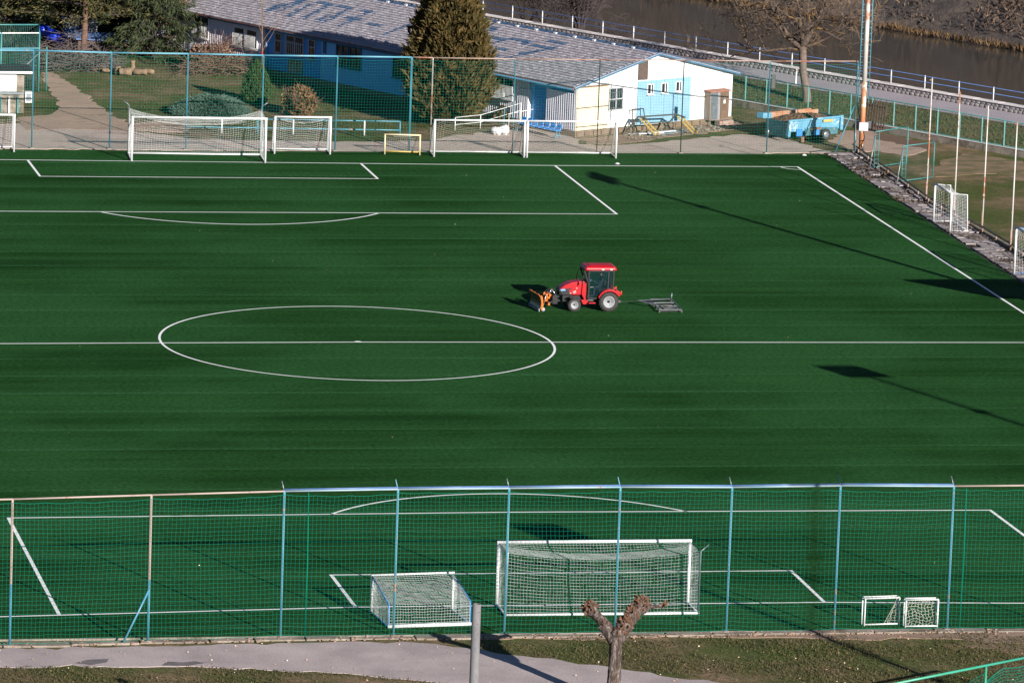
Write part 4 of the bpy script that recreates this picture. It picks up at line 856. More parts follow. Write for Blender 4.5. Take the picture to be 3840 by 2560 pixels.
# pipe barrier on the verge
br = thing('pipe_barrier', 'low blue and white pipe barrier along the verge behind the far goals', 'barrier')
bp = [(0.92 + i * 2.02, 63.07 - i * .14) for i in range(7)]
for i, (x, y) in enumerate(bp):
    if i < 6.4: MB().tube((x, y, 0), (x, y, .86), .045).build('post', 'white_paint' if i % 2 else 'blue_steel', br)
    if i < 6 - .6 and i < 6:
        for z in (.84, .34): MB().tube((x, y, z), (*bp[i + 1], z), .035, n=6).build('rail', 'pale_steel', br)
# loader frames and scrap by the gable
lf = thing('loader_frame', 'black and yellow loader arms lying on planks before the blue gable panel', 'loader frame', (*(27.88, 63.53), 0), R(20))
for s in (-1.35, 1.2):
    MB().bar((s, .5, .10), (s + .55, .05, 1.05), .09).bar((s + .55, .05, 1.05), (s + 1.0, -.3, .9), .08).build('loader_arm', 'dark_steel', lf)
    for q in (0, .28): MB().bar((s + .58 + q, -.05, .95), (s + 1.15 + q, -.95, .08), .075).build('yellow_strut', 'yellow_paint', lf)
MB().bar((-.8, .05, 1.02), (1.75, .05, 1.05), .08).bar((-.5, .3, .6), (1.5, .3, .6), .06).build('cross_member', 'dark_steel', lf)
for k in range(5): MB().box((-.6 + k * .55, .1 - .3 * (k % 3), .05 + .03 * (k % 2)), (1.6, .16, .05), .1 * (k - 2)).build('plank', 'white_paint' if k % 2 else 'galvanised', lf)
mf = thing('wire_crate', 'thin dark metal frame standing beside the loader arms', 'metal frame', (*(27.25, 64.16), 0), R(25))
for x in (-.5, .5):
    MB().path([(x, -.3, 0), (x * .8, .0, 1.35), (x * .8, .35, 1.35), (x, .4, 0)], .03, 6).build('frame_side', 'dark_steel', mf)
for y, z in ((0, 1.35), (.35, 1.35), (-.15, .7)): MB().tube((-.42, y, z), (.42, y, z), .025).build('frame_bar', 'dark_steel', mf)
# tipping trailer with soil
mat('skip_blue', (0.07, 0.24, 0.38), (0.13, 0.31, 0.42), 1.5, 0.55, spots=(2.6, 0.57, (0.36, 0.44, 0.48)))
mat('skip_teal', (0.035, 0.11, 0.15), (0.05, 0.14, 0.17), 2, 0.6, spots=(3, 0.62, (0.3, 0.27, 0.22)))
mat('skip_rust', (0.30, 0.12, 0.05), (0.36, 0.27, 0.21), 1.2, .7)
tl = thing('tipping_trailer', 'old blue skip trailer heaped with brown soil at the far corner', 'trailer', (35.35, 60.7, 0), R(24))
def wall_(a, b_, z0, z1, th_, lean=0.0):
    a, b_ = Vector(a), Vector(b_); d = (b_ - a).normalized(); nn = Vector((d.y, -d.x))
    V = []
    for z, o_ in ((z0, 0), (z1, lean)):
        for p in (a, b_):
            for q in (0, -th_): w_ = p + nn * (o_ + q); V.append((w_.x, w_.y, z))
    return MB().add(V, [(0, 1, 3, 2), (4, 6, 7, 5), (0, 2, 6, 4), (1, 5, 7, 3), (0, 4, 5, 1), (2, 3, 7, 6)])
TL, TW = 3.75, 2.1
bt = MB().box((TL / 2, TW / 2, .62), (TL - .1, TW - .1, .1)).build('trailer_bed', 'skip_teal', tl)
wall_((0, 0), (TL, 0), .60, 1.24, .06, .05).build('side_board', 'skip_blue', tl); wall_((TL, TW), (0, TW), .60, 1.42, .06, .05).build('side_board', 'skip_rust', tl)
wall_((TL, 0), (TL, TW), .60, 1.26, .06, .05).build('end_board', 'skip_teal', tl); wall_((0, TW), (0, 0), .22, 1.14, .06, .05).build('end_board', 'skip_teal', tl)
MB().bar((-.1, -.08, 1.25), (TL + .1, -.08, 1.30), .12, .10).build('top_lip', 'skip_blue', tl); MB().bar((-.1, TW + .06, 1.36), (TL - .5, TW + .06, 1.44), .14, .12).build('top_lip', 'skip_rust', tl)
MB().box((.0, -.05, .80), (.18, .22, .95), 0, 0, .12).build('corner_post', 'skip_blue', tl, .02); MB().box((TL, -.05, .95), (.2, .24, .85)).build('corner_post', 'skip_blue', tl, .02); MB().box((-.25, TW - .1, 1.3), (.75, .5, .32), .2, 0, .1).build('folded_flap', 'skip_blue', tl, .03)
MB().box((2.75, -.14, 1.12), (.7, .02, .14)).build('warning_strip', 'yellow_paint', tl)
for k in range(4): MB().box((.75 + k * .62, -.03, .52), (.42, .1, .42)).build('side_rib', 'skip_teal' if k % 2 else 'blue_paint', tl, .01)
MB().box((3.05, -.05, .50), (.9, .16, .38)).build('tool_box', 'skip_teal', tl, .02); MB().box((1.9, -.06, .70), (.75, .14, .14)).build('wooden_chock', 'log_wood', tl)
sm_ = MB(); V = []; nx, ny = 22, 12
for i in range(nx + 1):
    for j in range(ny + 1):
        u, v_ = i / nx, j / ny; V.append((.06 + u * (TL - .12), .06 + v_ * (TW - .12), 1.12 + .30 * math.sin(PI * u) ** .7 * math.sin(PI * v_) ** .7 + rb.uniform(-.05, .05)))
sm_.add(V, [(i * (ny + 1) + j, (i + 1) * (ny + 1) + j, (i + 1) * (ny + 1) + j + 1, i * (ny + 1) + j + 1) for i in range(nx) for j in range(ny)]).build('soil_load', 'soil', tl)
for x, y in ((2.6, -.15), (2.6, TW + .15), (.1, TW - .2)):
    o = MB().lathe([(0, -.05), (.16, -.06), (.18, -.10), (.30, -.10), (.33, -.04), (.33, .04), (.30, .10), (0, .08)], 18, (0, 0, 0), 'y').build('wheel', 'black_rubber', tl); o.location = (x, y, .33)
    MB().lathe([(0, -.09), (.15, -.09), (.18, -.07)], 12, (0, 0, 0), 'y').build('wheel_hub', 'galvanised', o)
MB().box((.75, -.3, .16), (.22, .22, .32)).build('support_block', 'log_wood', tl, .02)
MB().box((2.0, TW / 2, .36), (.12, TW + .1, .12)).bar((.0, TW / 2, .45), (TL, TW / 2, .45), .16).build('axle', 'dark_steel', tl)
# left: cabin with white board, netted cage
cb2 = thing('scorers_cabin', 'small grey cabin with a large white board at the left edge', 'cabin', (-7.5, 69.9, 0), R(0))
MB().box((-1.75, 1.1, 1.15), (3.5, 2.2, 2.3)).build('cabin_wall', 'concrete', cb2, .02); MB().box((-1.6, 1.0, 2.42), (4.2, 2.7, .10), 0, .03, 0).build('cabin_roof', 'dark_steel', cb2); MB().box((-1.6, -.36, 2.42), (4.2, .05, .12)).build('roof_edge', 'wall_white', cb2)
MB().box((-1.9, -.05, 1.78), (2.9, .08, 1.0)).build('white_board', 'white_paint', cb2, .01); MB().box((-1.75, -.06, 1.18), (3.5, .10, .09)).build('counter', 'galvanised', cb2)
for k in range(4): MB().box((-.45 - k * .62, -.012, 1.02 + .14 * (k % 2)), (.26, .03, .22)).build('opening', 'dark_steel', cb2)
for k in range(6): MB().box((-.35 - k * .5, -.09, .5), (.10, .05, .95)).build('wall_batten', 'wall_white' if k % 2 else 'teal_steel', cb2)
acb = MB().box((.26, .1, .95), (.42, .5, .62)).build('window_box', 'wall_white', cb2, .02); MB().box((.26, -.16, .95), (.26, .03, .42)).build('window_box_pane', 'galvanised', acb)
cg = thing('netted_cage', 'tall teal netted cage behind the grey cabin at the left edge', 'net cage')
c0 = (-5.63, 78.64); c1 = (-10.5, 78.2); c2 = (-5.2, 82.6); c3 = (-10.2, 82.3)
for (x, y), h in ((c0, 3.5), (c1, 3.4), (c2, 3.4), (c3, 3.4), ((-7.9, 78.42), 3.5)): MB().tube((x, y, 0), (x, y, h), .05).build('cage_post', 'teal_steel', cg)
for z, mm in ((3.45, 'white_paint'), (2.55, 'pale_steel')): MB().tube((*c0, z), (*c1, z), .04, n=6).build('cage_rail', mm, cg)
MB().tube((*c0, 3.4), (*c2, 3.4), .04, n=6).tube((*c2, 3.4), (*c3, 3.4), .04, n=6).build('cage_rail', 'teal_steel', cg); MB().tube((-8.0, 78.43, .05), (-5.7, 78.6, 2.2), .04).build('cage_brace', 'galvanised', cg)
for a, b_ in ((c0, c1), (c0, c2), (c2, c3)): net(lambda u, v, a=a, b_=b_: (lerp(a[0], b_[0], u), lerp(a[1], b_[1], u), .05 + 3.3 * v), 44, 30, .011, 12, 10, 3).build('cage_net', 'dark_net', cg, kind='stuff')
MB().tube((-5.15, 78.9, 0), (-5.15, 78.9, 2.6), .045).build('gate_post', 'teal_steel', cg)
# blue tarpaulin, dark sheds under the conifers, logs, brush
mat('tarp_blue', (0.01, 0.04, 0.55), (0.015, 0.06, 0.65), 3, 0.35)
tp = MB(); rq = random.Random(8)
for k in range(6): tp.blob((k * .26, rq.uniform(-.2, .2), .95 - .10 * k + rq.uniform(-.05, .1)), (.34, .45, .36), 9, 7, .2, rq)
tp.blob((1.1, -.2, .25), (.2, .25, .45), 8, 6, .2, rq)
o = tp.build('blue_tarpaulin', 'tarp_blue'); o.location = (*(-3.22, 97.62), 0); tag(o, 'bright blue tarpaulin heap behind the netted cage', 'tarpaulin')
for k, (u, wd_, hh, mm) in enumerate((((-1.02, 98.52), 1.5, 1.5, 'rail_blue'), ((-0.27, 97.99), 1.0, 1.5, 'galvanised'))):
    cbn = thing('storage_bin', ('dark blue storage bin in the shade under the pine', 'grey storage bin right behind the pine trunk')[k], 'bin', (*u, 0), .1)
    MB().box((0, 0, hh / 2 + .08), (wd_, .9, hh)).build('bin_body', mm, cbn, .05); MB().box((0, 0, hh + .13), (wd_ + .1, 1.0, .1)).build('bin_lid', mm, cbn, .03); [MB().tube((x, -.3, .08), (x, -.2, .08), .08).build('bin_wheel', 'black_rubber', cbn) for x in (-.4, .4)]
sh = thing('covered_woodpile', 'low dark covered woodpile in the shade below the conifers', 'woodpile', (*(0.36, 95.72), 0), .15)
MB().box((0, 0, .42), (3.6, 1.4, .8)).build('stacked_wood', 'dark_wood', sh, .05); MB().box((0, -.1, .92), (4.0, 1.8, .08), 0, .12, .05).build('cover_sheet', 'rail_blue', sh)
LG = [(270, 172, .24, .5, 1.2), (288, 174, .30, .75, 0.3), (305, 166, .2, .7, 1.5), (322, 173, .26, .8, .2), (340, 170, .2, .8, -.3), (252, 168, .2, .9, .1), (232, 165, .14, 1.4, -.2)]
def logp(u): return {270: (-0.03, 85.66), 288: (0.40, 85.32), 305: (1.04, 86.80), 322: (1.33, 85.54), 340: (1.88, 86.11), 252: (-0.41, 86.36), 232: (-0.87, 86.88)}[u]
for k, (u, v_, r_, L_, a_) in enumerate(LG):
    x, y = logp(u); up = k in (0, 2)
    r_ *= .8; o = MB().lathe([(0, -L_ / 2)] + [(r_ * rq.uniform(.75, 1.1), L_ * q_) for q_ in (-.5, -.2, .05, .3, .5)] + [(0, L_ / 2)], 9, (0, 0, 0), 'z' if up else 'y')
    o.v = [(p[0] * rq.uniform(.86, 1.14), p[1] * rq.uniform(.92, 1.08), p[2] * rq.uniform(.86, 1.14)) for p in o.v]; o = o.build('cut_log', 'log_wood'); o.location = (x, y, L_ / 2 if up else r_); o.rotation_euler = (0, 0, a_ + 1.2)
    tag(o, ('upright sawn stump, left one of the log group', 'thickest sawn log lying with its cut face forward', 'upright sawn stump between the lying logs', 'sawn log lying right of the stump', 'rightmost small log of the group', 'pale log lying left of the sawn stump', 'long thin log at the left end of the group')[k], 'log', 'logs at the edge of the lawn')
def sticks(name, label, loc, L, W_, H, n, matname, cat, seed, ln=1.3):
    rg = random.Random(seed); q = MB()
    for _ in range(n):
        u = rg.uniform(-1, 1); p = Vector((u * L, rg.uniform(-W_, W_), abs(rg.gauss(0, .5)) * H * (1 - .6 * abs(u)) + .03)); d = Vector((rg.gauss(0, 1), rg.gauss(0, .8), rg.gauss(0, .35))).normalized() * rg.uniform(.4, 1) * ln
        q.path([p, p + d * .5 + Vector((0, 0, rg.uniform(-.05, .08))), p + d], [rg.uniform(.012, .03), .014, .006], 4, False)
    o = q.build(name, matname); o.location = loc; return stuff(tag(o, label, cat))
mat('dead_branch', (0.17, 0.10, 0.07), (0.10, 0.06, 0.045), 2, 0.9); mat('grey_branch', (0.14, 0.11, 0.11), (0.08, 0.065, 0.065), 2, 0.9)
sticks('brush_pile', 'grey heap of cut twigs behind the sandy track', (*(-2.63, 88.07), 0), 2.6, 1.6, 1.6, 1100, 'grey_branch', 'brush pile', 1, 1.5)
mb = MB(); rg = random.Random(14)
for row in range(10):
    for k in range(34 - row * 2):
        x = -2.3 + row * .08 + k * .135 + rg.uniform(-.04, .04); z = .10 + row * .155 + rg.uniform(-.03, .03); y = rg.uniform(-.25, .25)
        mb.path([(x, y - .45, z), (x + rg.uniform(-.05, .05), y + .4, z + rg.uniform(-.05, .05))], rg.uniform(.05, .085), 6)
o = mb.build('firewood_stack', 'brown_wood'); o.location = (*(6.47, 87.63), 0); o.rotation_euler = (0, 0, -.25); stuff(tag(o, 'brown stack of split firewood against the grey end of the clubhouse', 'firewood'))
sticks('brushwood_heap', 'tangle of brown brushwood in front of the firewood stack', (*(6.41, 86.35), 0), 2.4, .9, 1.5, 620, 'dead_branch', 'brushwood', 2, 1.5)
# ------------------------------------------------------------------ trees and shrubs
def grow(mb, p, d, L, r, depth, rg, spread=.6, up=.25, kids=(2, 4), twist=.22, shrink=.68, minr=.006):
    n = 4 if depth > 1 else 3; pts = [p.copy()]; rad = [r]; q = p.copy(); dd = d.normalized()
    for i in range(n):
        dd = (dd + Vector((rg.gauss(0, twist), rg.gauss(0, twist), rg.gauss(0, twist) + up * .18))).normalized()
        q = q + dd * (L / n); pts.append(q.copy()); rad.append(max(minr, r * (1 - .55 * (i + 1) / n)))
    mb.path(pts, rad, 7 if r > .09 else (5 if r > .03 else 3), False)
    if depth == 0: return
    for k in range(rg.randint(*kids)):
        s = rg.uniform(.35, 1.0); i = min(n - 1, int(s * n)); b0 = pts[i].lerp(pts[i + 1], s * n - i)
        a = dd.orthogonal().normalized(); a.rotate(Matrix.Rotation(rg.uniform(0, 6.28), 3, dd))
        nd = (dd * (1 - spread * .5) + a * spread * rg.uniform(.7, 1.3) + Vector((0, 0, up * .4))).normalized()
        grow(mb, b0, nd, L * shrink * rg.uniform(.7, 1.15), max(minr, rad[i] * .62), depth - 1, rg, spread, up, kids, twist, shrink, minr)
# big bare tree by the promenade
bt_ = thing('bare_tree', 'large bare spreading tree before the promenade, left of the light pole', 'tree', (*(39.72, 73.69), 0))
tk = MB(); tk.path([(0, 0, -.1), (-.1, 0, 1.0), (-.35, .1, 2.2), (-.42, .1, 3.3), (-.5, .1, 4.0)], [.30, .25, .22, .23, .24], 10, False); tk.path([(.1, 0, -.1), (.02, 0, .8), (-.25, 0, 1.8)], [.12, .11, .08], 7, False)
tk.build('trunk', 'tree_grey', bt_)
mat('twig_dark', (0.06, 0.045, 0.042), (0.12, 0.085, 0.06), 1.6, .9, spots=(1.1, .56, (.24, .14, .045)))
rg = random.Random(77); cr = MB(); crl = MB()
for d, L, r in (((-1, .1, .55), 4.3, .17), ((-.35, .5, 1.2), 3.6, .16), ((.15, -.2, 1.4), 3.9, .17), ((.75, .2, .9), 3.4, .14), ((-.9, -.5, .35), 3.0, .11), ((.9, -.3, .40), 3.6, .11), ((-1.1, .3, .22), 4.3, .11), ((.3, .6, 1.0), 3.2, .13)):
    grow(cr, Vector((-.45, .1, 3.6)), Vector(d), L, r, 4, rg, .75, .12, (3, 5), .24, .68, .010)
cr.build('crown', 'twig_dark', bt_)
cl = thing('bare_tree', 'dark leafless multi-stem tree behind the clubhouse roof', 'tree', (*(31.86, 102.67), 0)); cr = MB(); rg = random.Random(5)
st = MB()
for k in range(9): a = k * .72; st.path([(.15 * math.cos(a), .15 * math.sin(a), -.2), (.3 * math.cos(a), .3 * math.sin(a), 1.2), (.55 * math.cos(a), .5 * math.sin(a), 2.6)], [.13, .11, .09], 6, False); [grow(cr, Vector(((.25 + zz * .1) * math.cos(a), (.25 + zz * .08) * math.sin(a), zz)), Vector((.55 * math.cos(a), .5 * math.sin(a), 1)), LL_, rr_2, 3, rg, .7, .15, (3, 4), .22, .72, .013) for zz, LL_, rr_2 in ((.9, 1.6, .045), (1.6, 2.0, .05), (2.4, 2.6, .09))]
st.build('trunk', 'tree_dark', cl); cr.build('crown', 'tree_dark', cl)
def shrub(name, label, loc, H, n, matname, seed, depth=3, group=None, cat='shrub'):
    q = thing(name, label, cat, loc, 0, group); rg = random.Random(seed); m_ = MB()
    for k in range(n): a = rg.uniform(0, 6.28); grow(m_, Vector((.2 * math.cos(a), .2 * math.sin(a), 0)), Vector((.5 * math.cos(a), .5 * math.sin(a), 1)), H * .5, .03, depth, rg, .6, .25, (2, 4), .2, .7, .007)
    m_.build('branches', matname, q, kind='stuff'); return q
for k, (u, lab) in enumerate((((32.96, 99.16), 'leafless shrub next to the multi-stem tree behind the roof'), ((34.16, 98.84), 'leafless shrub above the clubhouse ridge near the gable'), ((30.95, 108.71), 'leafless shrub left of the multi-stem tree behind the roof'), ((30.06, 110.73), 'leftmost leafless shrub behind the clubhouse roof'))):
    shrub('bare_shrub', lab, (*u, 0), (2.2, 2.0, 3.8, 4.2)[k], 9, 'tree_dark', 40 + k, 3, 'bare shrubs behind the clubhouse')
sp = thing('sapling', 'thin bare sapling in front of the blue clubhouse wall', 'tree', BW(-1.6, 26.6)); m_ = MB(); rg = random.Random(2)
m_.path([(0, 0, 0), (.03, 0, 1.5), (-.03, 0, 3.0), (.0, 0, 5.2)], [.045, .04, .035, .02], 6, False).build('trunk', 'twig_ochre', sp); m2_ = MB()
for z in (1.6, 2.2, 2.6, 3.0, 3.4): a = rg.uniform(0, 6.28); grow(m2_, Vector((0, 0, z)), Vector((.5 * math.cos(a), .3 * math.sin(a), 1)), 1.8, .022, 2, rg, .4, .3, (1, 3), .12, .7, .007)
m2_.build('branches', 'dead_branch', sp); MB().lathe([(.05, .0), (.06, .12), (.05, .24)], 8, (0, 0, 1.4)).build('red_tie', 'tractor_red', sp)
def envelope(N, H, prof, seed, inner=.55):
    g_ = np.random.default_rng(seed); z = g_.beta(1.15, 1.3, N); a = g_.uniform(0, 2 * np.pi, N)
    r0 = np.interp(z, [p[0] for p in prof], [p[1] for p in prof])
    lump = 1 + .10 * np.sin(a * 5 + z * 9) + .11 * np.sin(a * 9 - z * 21 + 2) + .09 * np.sin(a * 15 + z * 37) + .06 * np.sin(a * 23 - z * 60)
    rr = r0 * lump * (1 - (1 - inner) * g_.beta(1.0, 2.6, N)); return np.column_stack([rr * np.cos(a), rr * np.sin(a), z * H]), a
def evergreen(name, label, loc, H, prof, N, L, W_, matname, seed, updir=.9, out=.6, core='core_dark', cat='tree', group=None, trunkr=.15):
    q = thing(name, label, cat, loc, 0, group); P, a = envelope(N, H, prof, seed); g_ = np.random.default_rng(seed + 1)
    D = np.column_stack([np.cos(a) * out, np.sin(a) * out, np.full(N, updir)]) + g_.normal(0, .38, (N, 3)); leaves('crown', P, D, L, W_, matname, q)
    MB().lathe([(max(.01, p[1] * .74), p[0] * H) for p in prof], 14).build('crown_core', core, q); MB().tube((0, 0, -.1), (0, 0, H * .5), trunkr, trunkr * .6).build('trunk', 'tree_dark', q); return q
leafmat('thuja_leaf', [(0.018, 0.017, 0.006), (0.048, 0.040, 0.011), (0.090, 0.062, 0.019), (0.135, 0.076, 0.028)], sc=1.2)
leafmat('thuja_green', [(0.02, 0.04, 0.012), (0.04, 0.07, 0.02), (0.065, 0.09, 0.028)], sc=1.5)
leafmat('juniper_leaf', [(0.035, 0.065, 0.055), (0.07, 0.11, 0.09), (0.11, 0.155, 0.125)], sc=1.5)
leafmat('dry_leaf', [(0.05, 0.028, 0.02), (0.11, 0.06, 0.035), (0.20, 0.105, 0.05), (0.09, 0.08, 0.03)], sc=2)
leafmat('pine_leaf', [(0.024, 0.032, 0.012), (0.055, 0.058, 0.02), (0.10, 0.085, 0.032), (0.145, 0.105, 0.045)], sc=.7)
leafmat('spruce_leaf', [(0.018, 0.028, 0.013), (0.036, 0.05, 0.02), (0.062, 0.072, 0.028)], sc=.9)
leafmat('brown_leaf', [(0.08, 0.045, 0.025), (0.17, 0.085, 0.045), (0.25, 0.13, 0.07)], sc=1.2)
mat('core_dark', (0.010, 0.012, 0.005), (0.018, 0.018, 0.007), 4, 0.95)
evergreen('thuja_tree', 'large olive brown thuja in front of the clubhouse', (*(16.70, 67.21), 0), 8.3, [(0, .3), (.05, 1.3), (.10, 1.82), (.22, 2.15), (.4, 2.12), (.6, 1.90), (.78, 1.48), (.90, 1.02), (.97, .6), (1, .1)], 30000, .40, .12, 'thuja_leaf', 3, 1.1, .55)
_th = [o_ for o_ in COL.objects if o_.name == 'thuja_tree'][0]; P, a = envelope(3600, 8.3, [(0, .3), (.05, 1.45), (.10, 1.9), (.22, 2.22), (.4, 2.18), (.6, 1.96), (.78, 1.54), (.90, 1.08), (.97, .65), (1, .2)], 91, .9)
D = np.column_stack([np.cos(a) * .75, np.sin(a) * .75, np.full(3600, .8)]) + nrg.normal(0, .45, (3600, 3)); leaves('outer_sprays', P, D, .52, .15, 'thuja_leaf', _th)
evergreen('dwarf_conifer', 'small green upright conifer on the lawn behind the fence', (*(6.68, 74.53), 0), 2.45, [(0, .5), (.15, .78), (.4, .80), (.65, .6), (.85, .3), (1, .06)], 6000, .16, .05, 'thuja_green', 5, 1.3, .4, cat='shrub', trunkr=.06)
jn = thing('juniper_bush', 'wide low blue green juniper bush behind the large far goal', 'shrub', (*(3.32, 70.17), 0)); N = 15000
a = nrg.uniform(0, 6.283, N); rr_ = np.sqrt(nrg.uniform(0, 1, N)); zz = (1 - rr_ ** 2) * .95 * nrg.uniform(.45, 1, N) + .06; hump = 1 + .3 * np.sin(a * 4 + 1) * rr_
P = np.column_stack([rr_ * np.cos(a) * 2.25, rr_ * np.sin(a) * 1.9, zz * hump]); D = np.column_stack([np.cos(a), np.sin(a), np.full(N, .55)]) + nrg.normal(0, .4, (N, 3)); leaves('foliage', P, D, .30, .05, 'juniper_leaf', jn)
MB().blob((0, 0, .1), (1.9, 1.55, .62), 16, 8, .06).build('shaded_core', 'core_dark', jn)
bs = shrub('brown_shrub', 'round shrub with withered brown leaves behind the narrow training goal', (*(8.49, 69.88), 0), 1.9, 12, 'dead_branch', 9, 3); N = 2600
P, a = envelope(N, 1.75, [(0, .4), (.3, .95), (.6, .9), (.85, .6), (1, .2)], 17, .4); leaves('foliage', P, nrg.normal(size=P.shape), .17, .12, 'dry_leaf', bs)
shrub('bare_shrub', 'leafless brown shrub before the barred windows of the grey wall', BW(-2.2, 30.2), 3.0, 9, 'dead_branch', 66, 3)
N = 900; hd_ = thing('ivy_bush', 'small yellow green bush below the barred window cage', 'shrub', (*(20.54, 67.86), 0)); P, a = envelope(N, 1.2, [(0, .6), (.4, .9), (.8, .6), (1, .2)], 4, .3); leaves('foliage', P, nrg.normal(size=P.shape), .20, .13, 'brown_leaf', hd_); N = 1200; P, a = envelope(N, 1.0, [(0, .7), (.4, .95), (.8, .6), (1, .2)], 6, .3); leaves('foliage', P, nrg.normal(size=P.shape), .18, .12, 'pine_leaf', hd_)
def conifer(name, label, loc, H, z0, Rb, nlev, nb, droop, leaf, seed, LL, WW, per, trunkm='log_wood', clump=.22, tr_=.2, group=None):
    q = thing(name, label, 'tree', loc, 0, group); rg = random.Random(seed); g_ = np.random.default_rng(seed); bm_ = MB(); P = []; D = []
    for l in range(nlev):
        z = lerp(z0, H, (l / nlev) ** .95); R_ = Rb * (1 - (z - z0) / (H - z0 + .01)) ** .7 + .15
        for k in range(nb):
            a = rg.uniform(0, 6.283); R2 = R_ * rg.uniform(.65, 1.1); pts = []
            for s in range(6):
                f_ = s / 5; pts.append(Vector((math.cos(a) * R2 * f_, math.sin(a) * R2 * f_, z + R2 * (.18 * f_ - droop * f_ * f_) + rg.uniform(-.05, .05))))
            bm_.path(pts, [.05 * (1 - .16 * s) for s in range(6)], 4, False)
            for s in range(1, 6):
                m__ = int(per * (.5 + s * .18)); c_ = np.array(pts[s]); off = g_.normal(0, clump * (1.15 - s * .07), (m__, 3)) * [1, 1, .45]
                P.append(c_ + off); dv = np.array([math.cos(a), math.sin(a), -.2 if droop < .3 else -.9]); D.append(dv + g_.normal(0, .5, (m__, 3)))
    bm_.build('branches', 'tree_dark', q, kind='stuff'); leaves('crown', np.vstack(P), np.vstack(D), LL, WW, leaf, q)
    MB().path([(0, 0, -.1), (.05, 0, H * .4), (0, 0, H)], [tr_, tr_ * .75, tr_ * .2], 9, False).build('trunk', trunkm, q); return q
mat('pine_bark', (0.17, 0.09, 0.055), (0.06, 0.038, 0.03), 2.5, .9, bmp=.5)
conifer('pine_tree', 'tall pine with sunlit bare trunk left of the clubhouse', (*(-1.24, 92.41), 0), 11, 2.5, 4.6, 13, 7, .12, 'pine_leaf', 12, .30, .07, 34, 'pine_bark', .34, .21)
conifer('spruce_tree', 'drooping dark green spruce between the pine and the clubhouse', (*(3.08, 92.65), 0), 13, .6, 3.4, 22, 9, .42, 'spruce_leaf', 21, .34, .07, 26, 'tree_dark', .22, .2)
conifer('spruce_tree', 'rusty brown tipped conifer close to the clubhouse end', (*(5.66, 95.64), 0), 9, 1.2, 2.0, 16, 8, .2, 'brown_leaf', 31, .22, .10, 18, 'tree_dark', .2, .15)
for k, (x, y, H, R_) in enumerate(((-5.5, 99, 14, 4.4), (-10.5, 95, 14, 4.6), (-1.5, 104, 14, 4.2), (3.2, 101, 14, 4.0), (6.0, 106, 14, 4.2), (-7, 108, 16, 5), (1.5, 112, 16, 5), (9.5, 113, 15, 4.6))):
    conifer('background_conifer', ('dark conifer behind the blue tarpaulin', 'dark conifer at the left edge behind the netted cage', 'dark conifer right behind the pine trunk', 'dark conifer directly behind the drooping spruce', 'dark conifer beyond the spruce next to the clubhouse end', 'rear dark conifer at the top left corner', 'rear dark conifer at the top behind the pine crown', 'rearmost dark conifer above the clubhouse roof end')[k], (x, y, 0), H, .4, R_, 15, 9, .35, 'spruce_leaf', 100 + k, .50, .13, 14, 'tree_dark', .38, .25, 'dark conifers at the upper left')
# ------------------------------------------------------------------ light poles
mat('rust_streaked', (0.42, 0.22, 0.10), (0.34, 0.12, 0.05), 1.3, .7, stretch=(3, 3, .5), spots=(1.4, .52, (.5, .47, .42)))
def lightpole(label, loc, H=16.4, box=False):
    q = thing('floodlight_pole', label, 'light pole', loc, 0, 'floodlight poles along the right touchline')
    MB().path([(0, 0, 4.0), (0, 0, 7), (0, 0, 10), (0, 0, H)], [.135, .128, .12, .09], 14).build('pole', 'rusty_pole', q); MB().path([(0, 0, -.2), (0, 0, 2), (0, 0, 4.06)], [.152, .15, .146], 14).build('pole_foot', 'rust_streaked', q)
    for s in (-1, 1):
        MB().tube((s * .30, .05, 2.9), (s * .27, .05, H - 1), .028, n=6).build('ladder_rail', 'pale_steel', q)
    rg_ = MB(); z = 3.2
    while z < H - 1: rg_.bar((-.29, .05, z), (-.17, .05, z), .02).bar((.17, .05, z), (.29, .05, z), .02).bar((-.3, .05, z + .15), (-.24, .05, z + .15), .018); z += .33
    rg_.build('ladder_rungs', 'pale_steel', q)
    MB().bar((-.3, 0, 4.2), (.3, 0, 4.2), .04).bar((-.3, 0, 9.2), (.3, 0, 9.2), .04).build('bracket', 'galvanised', q)
    for k, z in enumerate((H - .2, H - .72)): MB().bar((-1.0, 0, z), (1.0, 0, z), .09).build('cross_arm', 'galvanised', q)
    for z in (H - .2, H - .72):
        for x in (-.75, -.25, .25, .75): MB().box((x, -.1, z + .18), (.52, .30, .42), 0, .5, 0).build('floodlight', 'galvanised', q, .03)
    MB().box((0, 0, H - 3.6), (.55, .5, .10)).build('service_platform', 'galvanised', q)
    if box:
        MB().box((0, -.22, 1.55), (.52, .2, .46)).build('switch_box', 'wall_grey', q, .02); MB().box((.36, .05, 1.62), (.3, .25, .42)).build('meter_box', 'dark_steel', q, .02); MB().path([(.05, -.18, 1.3), (.12, -.16, .9), (-.05, -.2, .5), (.08, -.18, .1)], .02, 5).build('cable', 'black_rubber', q)
    return q
lightpole('tall rusty floodlight pole with ladder rails at the far pitch corner', (38.69, 56.9, 0), 16.4, True)
lightpole('floodlight pole beside the halfway line, right of the picture', (38.6, 1.9, 0)).rotation_euler[2] = R(75)
lightpole('floodlight pole near the right corner flag, right of the picture', (38.75, -53.0, 0))
lightpole('floodlight pole on the near lawn, below the picture', (18.4, -87.3, 0), 16.9)
